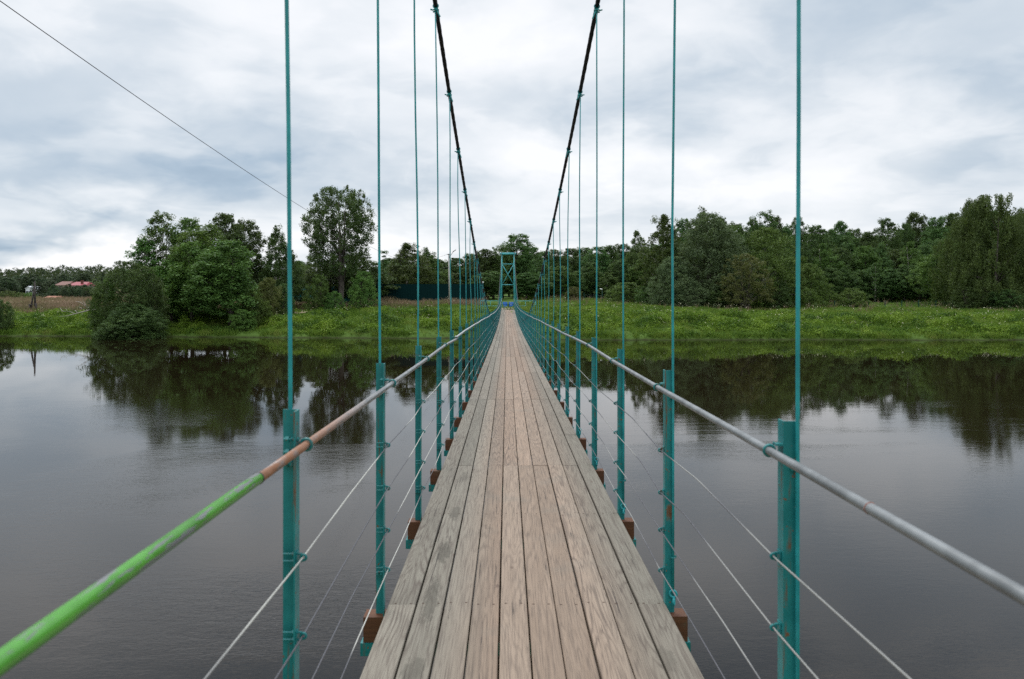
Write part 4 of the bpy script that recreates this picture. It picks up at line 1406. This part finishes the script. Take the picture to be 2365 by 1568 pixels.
# --- deeper rows that close the gaps
SKY_X = [880, 930, 990, 1050, 1110, 1180, 1240, 1300, 1380, 1450, 1510, 1580, 1640, 1700, 1770, 1830, 1890, 1950, 2010, 2060, 2120, 2180, 2250, 2320, 2400]
SKY_Y = [600, 585, 592, 606, 592, 576, 588, 582, 578, 573, 562, 530, 515, 525, 520, 528, 534, 530, 545, 530, 520, 512, 490, 480, 500]
fx = random.Random(9)
px = 884.0
while px < 2400:
    tree('forest' if fx.random() < 0.6 else 'aspen', px, 152 + fx.uniform(0, 14), float(np.interp(px, SKY_X, SKY_Y)) + fx.uniform(3, 14), fx.uniform(54, 70),
         'dark tree deep in the wood behind the other trees', 'trees in the depth of the wood', mat='leaf_dark')
    px += fx.uniform(20, 27)
px = 1270.0
while px < 2400:
    tree('bush', px, 137 + fx.uniform(-3, 4), fx.uniform(638, 655), fx.uniform(60, 84), 'shadowy undergrowth bush along the forest edge right of the bridge', 'undergrowth bushes along the forest edge', mat='leaf_dark')
    px += fx.uniform(34, 46)
# --- great birch at the right edge
tree('weep', 2300, 108, 447, 190, 'great weeping birch at the right edge of the picture')
tree('weep', 2248, 112, 459, 96, 'slimmer birch close left of the great weeping birch')
tree('weep', 2385, 110, 475, 150, 'weeping birch cut off by the right edge of the picture')
tree('birch', 2196, 116, 548, 92, 'lighter young birch at the foot of the great weeping birch', mat='leaf_bush')
tree('aspen', 2330, 116, 560, 130, 'dark tree behind the great weeping birch', mat='leaf_dark')
tree('bush', 2240, 106, 662, 80, 'dark shrub at the foot of the great weeping birch', mat='leaf_dark')
tree('bush', 2330, 105, 668, 90, 'dark shrub under the right edge birch', mat='leaf_dark')
# --- far left: bushes by the field, trees round the houses
for i, (px, top, w) in enumerate(((22, 671, 42), (52, 676, 36), (76, 675, 32))):
    tree('bush', px, 222, top, w, ('round willow bush at the back of the left field, leftmost', 'middle round bush at the back of the left field', 'round bush at the back of the field behind the wooden pole')[i], 'bushes behind the left field')
for i, px in enumerate((128, 146, 163, 181, 199)):
    tree('bush', px, 252, (657, 659, 656, 658.5, 657)[i], 26, 'tall dark bush screening the walls of the far left houses', 'bushes screening the far left houses', mat='leaf_far')
for i, px in enumerate((100, 118, 136, 152, 170, 188, 206, 226, 246)):
    tree('bush', px, 236 + 3 * (i % 3), (676, 672, 664, 666, 662, 664, 661, 664, 660)[i], (30, 26, 28, 26, 30, 26, 30, 28, 32)[i], 'green bush in the row before the far left houses', 'bushes before the far left houses', mat='leaf_far')
GH = 'trees around the far left houses'
hx = random.Random(4)
for i in range(30):
    px = -40 + 9.6 * i + hx.uniform(-4, 4)
    D = hx.uniform(288, 345)
    tree(('forest', 'aspen', 'birch')[i % 3], px, D, 652 - hx.uniform(0, 16) + (px / 250) * -6, hx.uniform(30, 46), 'distant dark tree in the belt behind the far left houses', GH, mat='leaf_far')
for i, px in enumerate((8, 40, 92, 112, 150, 176, 196, 214, 232, 250)):
    D = 245 + 4 * (i % 4)
    tree(('aspen', 'spruce', 'forest')[i % 3], px, D, (664, 655, 652, 662, 664, 662, 664, 655, 650, 648)[i], (30, 16, 24, 26, 16, 28, 24, 26, 28, 30)[i], 'distant green tree close in front of the far left houses', GH + ', front', mat='leaf_far')

# far wooded hill on the left horizon, read as one mass
rng = np.random.default_rng(77)
Vs, Qs, nv = [], [], 0
for i in range(1500):
    D = rng.uniform(430, 800)
    px = rng.uniform(-250, 1350)
    x = (px - VX) / FPX * D
    g0 = float(ground(x, D))
    h = rng.uniform(9, 15) * (1.25 if rng.uniform() < 0.12 else 1)
    lim = EYE + (VY - np.interp(px, [-250, 0, 130, 260, 600, 1350], [616, 626, 616, 606, 618, 640])) / FPX * D + rng.uniform(-1.5, 3.0)
    h = min(h, lim - g0)
    if h < 3: continue
    w = h * rng.uniform(0.32, 0.5)
    nc = 9
    tt = rng.uniform(0.15, 0.95, nc)
    ph = rng.uniform(0, 6.28, nc)
    rr = w / 2 * np.sin(np.pi * np.clip(0.12 + 0.8 * tt, 0, 1))
    cen = np.stack([x + rr * np.cos(ph), D + rr * np.sin(ph), g0 + h * tt], 1)
    V, Q = leaves(cen, 12, np.full(nc, w * 0.26), 1.15, rng)
    Vs.append(V); Qs.append(Q + nv); nv += len(V)
stuff('far_wood', np_mesh('far_wood', np.concatenate(Vs), np.concatenate(Qs), 'leaf_far'), 'distant dark wood covering the low hill on the left horizon')

# ---------------------------------------------------------------- ground cover


def scatter(n, x0, x1, s0, s1, rng, keep=None):
    x = rng.uniform(x0, x1, n); s = rng.uniform(0, 1, n) ** 1.0 * (s1 - s0) + s0
    y = shore(x) + s
    z = ground(x, y)
    if keep is not None:
        m = keep(x, y, s)
        x, y, z, s = x[m], y[m], z[m], s[m]
    return x, y, z, s


def blades(x, y, z, h, w, rng, per=5):
    n = len(x)
    X = np.repeat(x, per) + rng.normal(0, 0.10, n * per)
    Y = np.repeat(y, per) + rng.normal(0, 0.10, n * per)
    Z = np.repeat(z, per) - 0.05
    Hh = np.repeat(h, per) * rng.uniform(0.55, 1.25, n * per)
    a = rng.uniform(0, 6.283, n * per)
    lean = rng.normal(0, 0.32, (n * per, 2)) * Hh[:, None]
    dx, dy = np.cos(a) * w / 2, np.sin(a) * w / 2
    b0 = np.stack([X - dx, Y - dy, Z], 1)
    b1 = np.stack([X + dx, Y + dy, Z], 1)
    m0 = np.stack([X - dx * 0.8 + lean[:, 0] * 0.4, Y - dy * 0.8 + lean[:, 1] * 0.4, Z + Hh * 0.6], 1)
    m1 = np.stack([X + dx * 0.8 + lean[:, 0] * 0.4, Y + dy * 0.8 + lean[:, 1] * 0.4, Z + Hh * 0.6], 1)
    tp = np.stack([X + lean[:, 0], Y + lean[:, 1], Z + Hh], 1)
    tp2 = tp + np.stack([dx * 0.25, dy * 0.25, dx * 0], 1)
    V = np.stack([b0, b1, m1, m0, tp2, tp], 1).reshape(-1, 3)
    base = np.arange(n * per) * 6
    Q = np.concatenate([np.stack([base, base + 1, base + 2, base + 3], 1), np.stack([base + 3, base + 2, base + 4, base + 5], 1)])
    return V, Q


rg = np.random.default_rng(3)
# leafy herbs: nettles, butterbur and the like in rolling clumps on the slope
x, y, z, s = scatter(37000, -66, 66, 0.30, 17, rg, lambda x, y, s: (bumps(x, y, 0.55, 3) + 0.25 * np.interp(s, [0, 6, 12, 17], [0.2, 1.0, 0.3, -1.0]) > -0.05))
hh = np.clip(0.42 + 0.95 * bumps(x + 31, y, 0.75, 4), 0.10, 1.8) * np.interp(s, [0, 1, 4, 9, 13, 17], [0.4, 0.75, 1.15, 1.0, 0.5, 0.4])
cen = np.stack([x, y, z + hh * 0.7], 1)
V, Q = leaves(cen, 10, np.minimum(hh, 0.5) * 0.62 + 0.10, 0.19, rg, flat=1.0, shell=0.5)
V[:, 2] = np.maximum(V[:, 2], 0.02)
stuff('bank_herbs', np_mesh('bank_herbs', V, Q, 'herb_green'), 'lush leafy green herbs covering the far river bank slope')
# grass tufts
x, y, z, s = scatter(44000, -68, 68, 0.15, 26, rg)
h = np.clip(0.38 + 0.22 * bumps(x, y + 9, 0.8, 3), 0.14, 0.9) * np.interp(s, [0, 1.2, 4, 26], [0.45, 0.7, 1.0, 1.15])
x2, y2, z2, s2 = scatter(26000, 2, 78, 20, 66, rg)
x, y, z, h = np.concatenate([x, x2]), np.concatenate([y, y2]), np.concatenate([z, z2]), np.concatenate([h * np.interp(s, [10, 16], [1.0, 0.75]), np.full(len(x2), 0.30)])
V, Q = blades(x, y, z, h, 0.055, rg, 4)
stuff('bank_grass', np_mesh('bank_grass', V, Q, 'grass_blade'), 'tall green grass on the far river bank')
# fringe of grass hanging over the waterline
x = rg.uniform(-80, 80, 7000); x = x[bumps(x, x * 0.7, 0.55, 4) > -0.25]; NF = len(x); y = shore(x) + rg.uniform(0.0, 0.8, NF)
V, Q = blades(x, y, np.maximum(ground(x, y), -0.1), rg.uniform(0.15, 0.6, NF), 0.05, rg, 4)
stuff('shore_grass', np_mesh('shore_grass', V, Q, 'grass_blade'), 'grass fringe overhanging the far waterline')
# dry seeding meadow grass on the flat above
x = np.concatenate([rg.uniform(-80, -3, 9000), rg.uniform(1, 75, 1200), rg.uniform(-200, -40, 14000)])
y = np.concatenate([rg.uniform(98, 128, 9000), rg.uniform(97, 130, 1200), rg.uniform(104, 236, 14000)])
kk = (y - shore(x) > 11) & ((x < 0) | (bumps(x, y, 0.3, 3) > -0.1))
x, y = x[kk], y[kk]
V, Q = blades(x, y, ground(x, y), np.clip(0.62 + 0.25 * bumps(x, y, 0.4, 3), 0.25, 1.1), 0.06, rg, 5)
stuff('meadow_grass', np_mesh('meadow_grass', V, Q, 'grass_dry'), 'pinkish brown seeding grass in the meadow above the bank')
# white flower heads in drifts
x, y, z, s = scatter(10000, -62, 62, 2.0, 28, rg, lambda x, y, s: bumps(x * 1.0 + 50, y, 1.1, 4) + np.where(x > 5, 0.14, -0.04) - 0.012 * np.maximum(s - 12, 0) > 0.56)
cen = np.stack([x, y, z + rg.uniform(0.55, 1.05, len(x))], 1)
V, Q = leaves(cen, 3, np.full(len(x), 0.08), 0.085, rg)
stuff('white_flowers', np_mesh('white_flowers', V, Q, 'flower_white'), 'drifts of small creamy white flowers on the far bank')
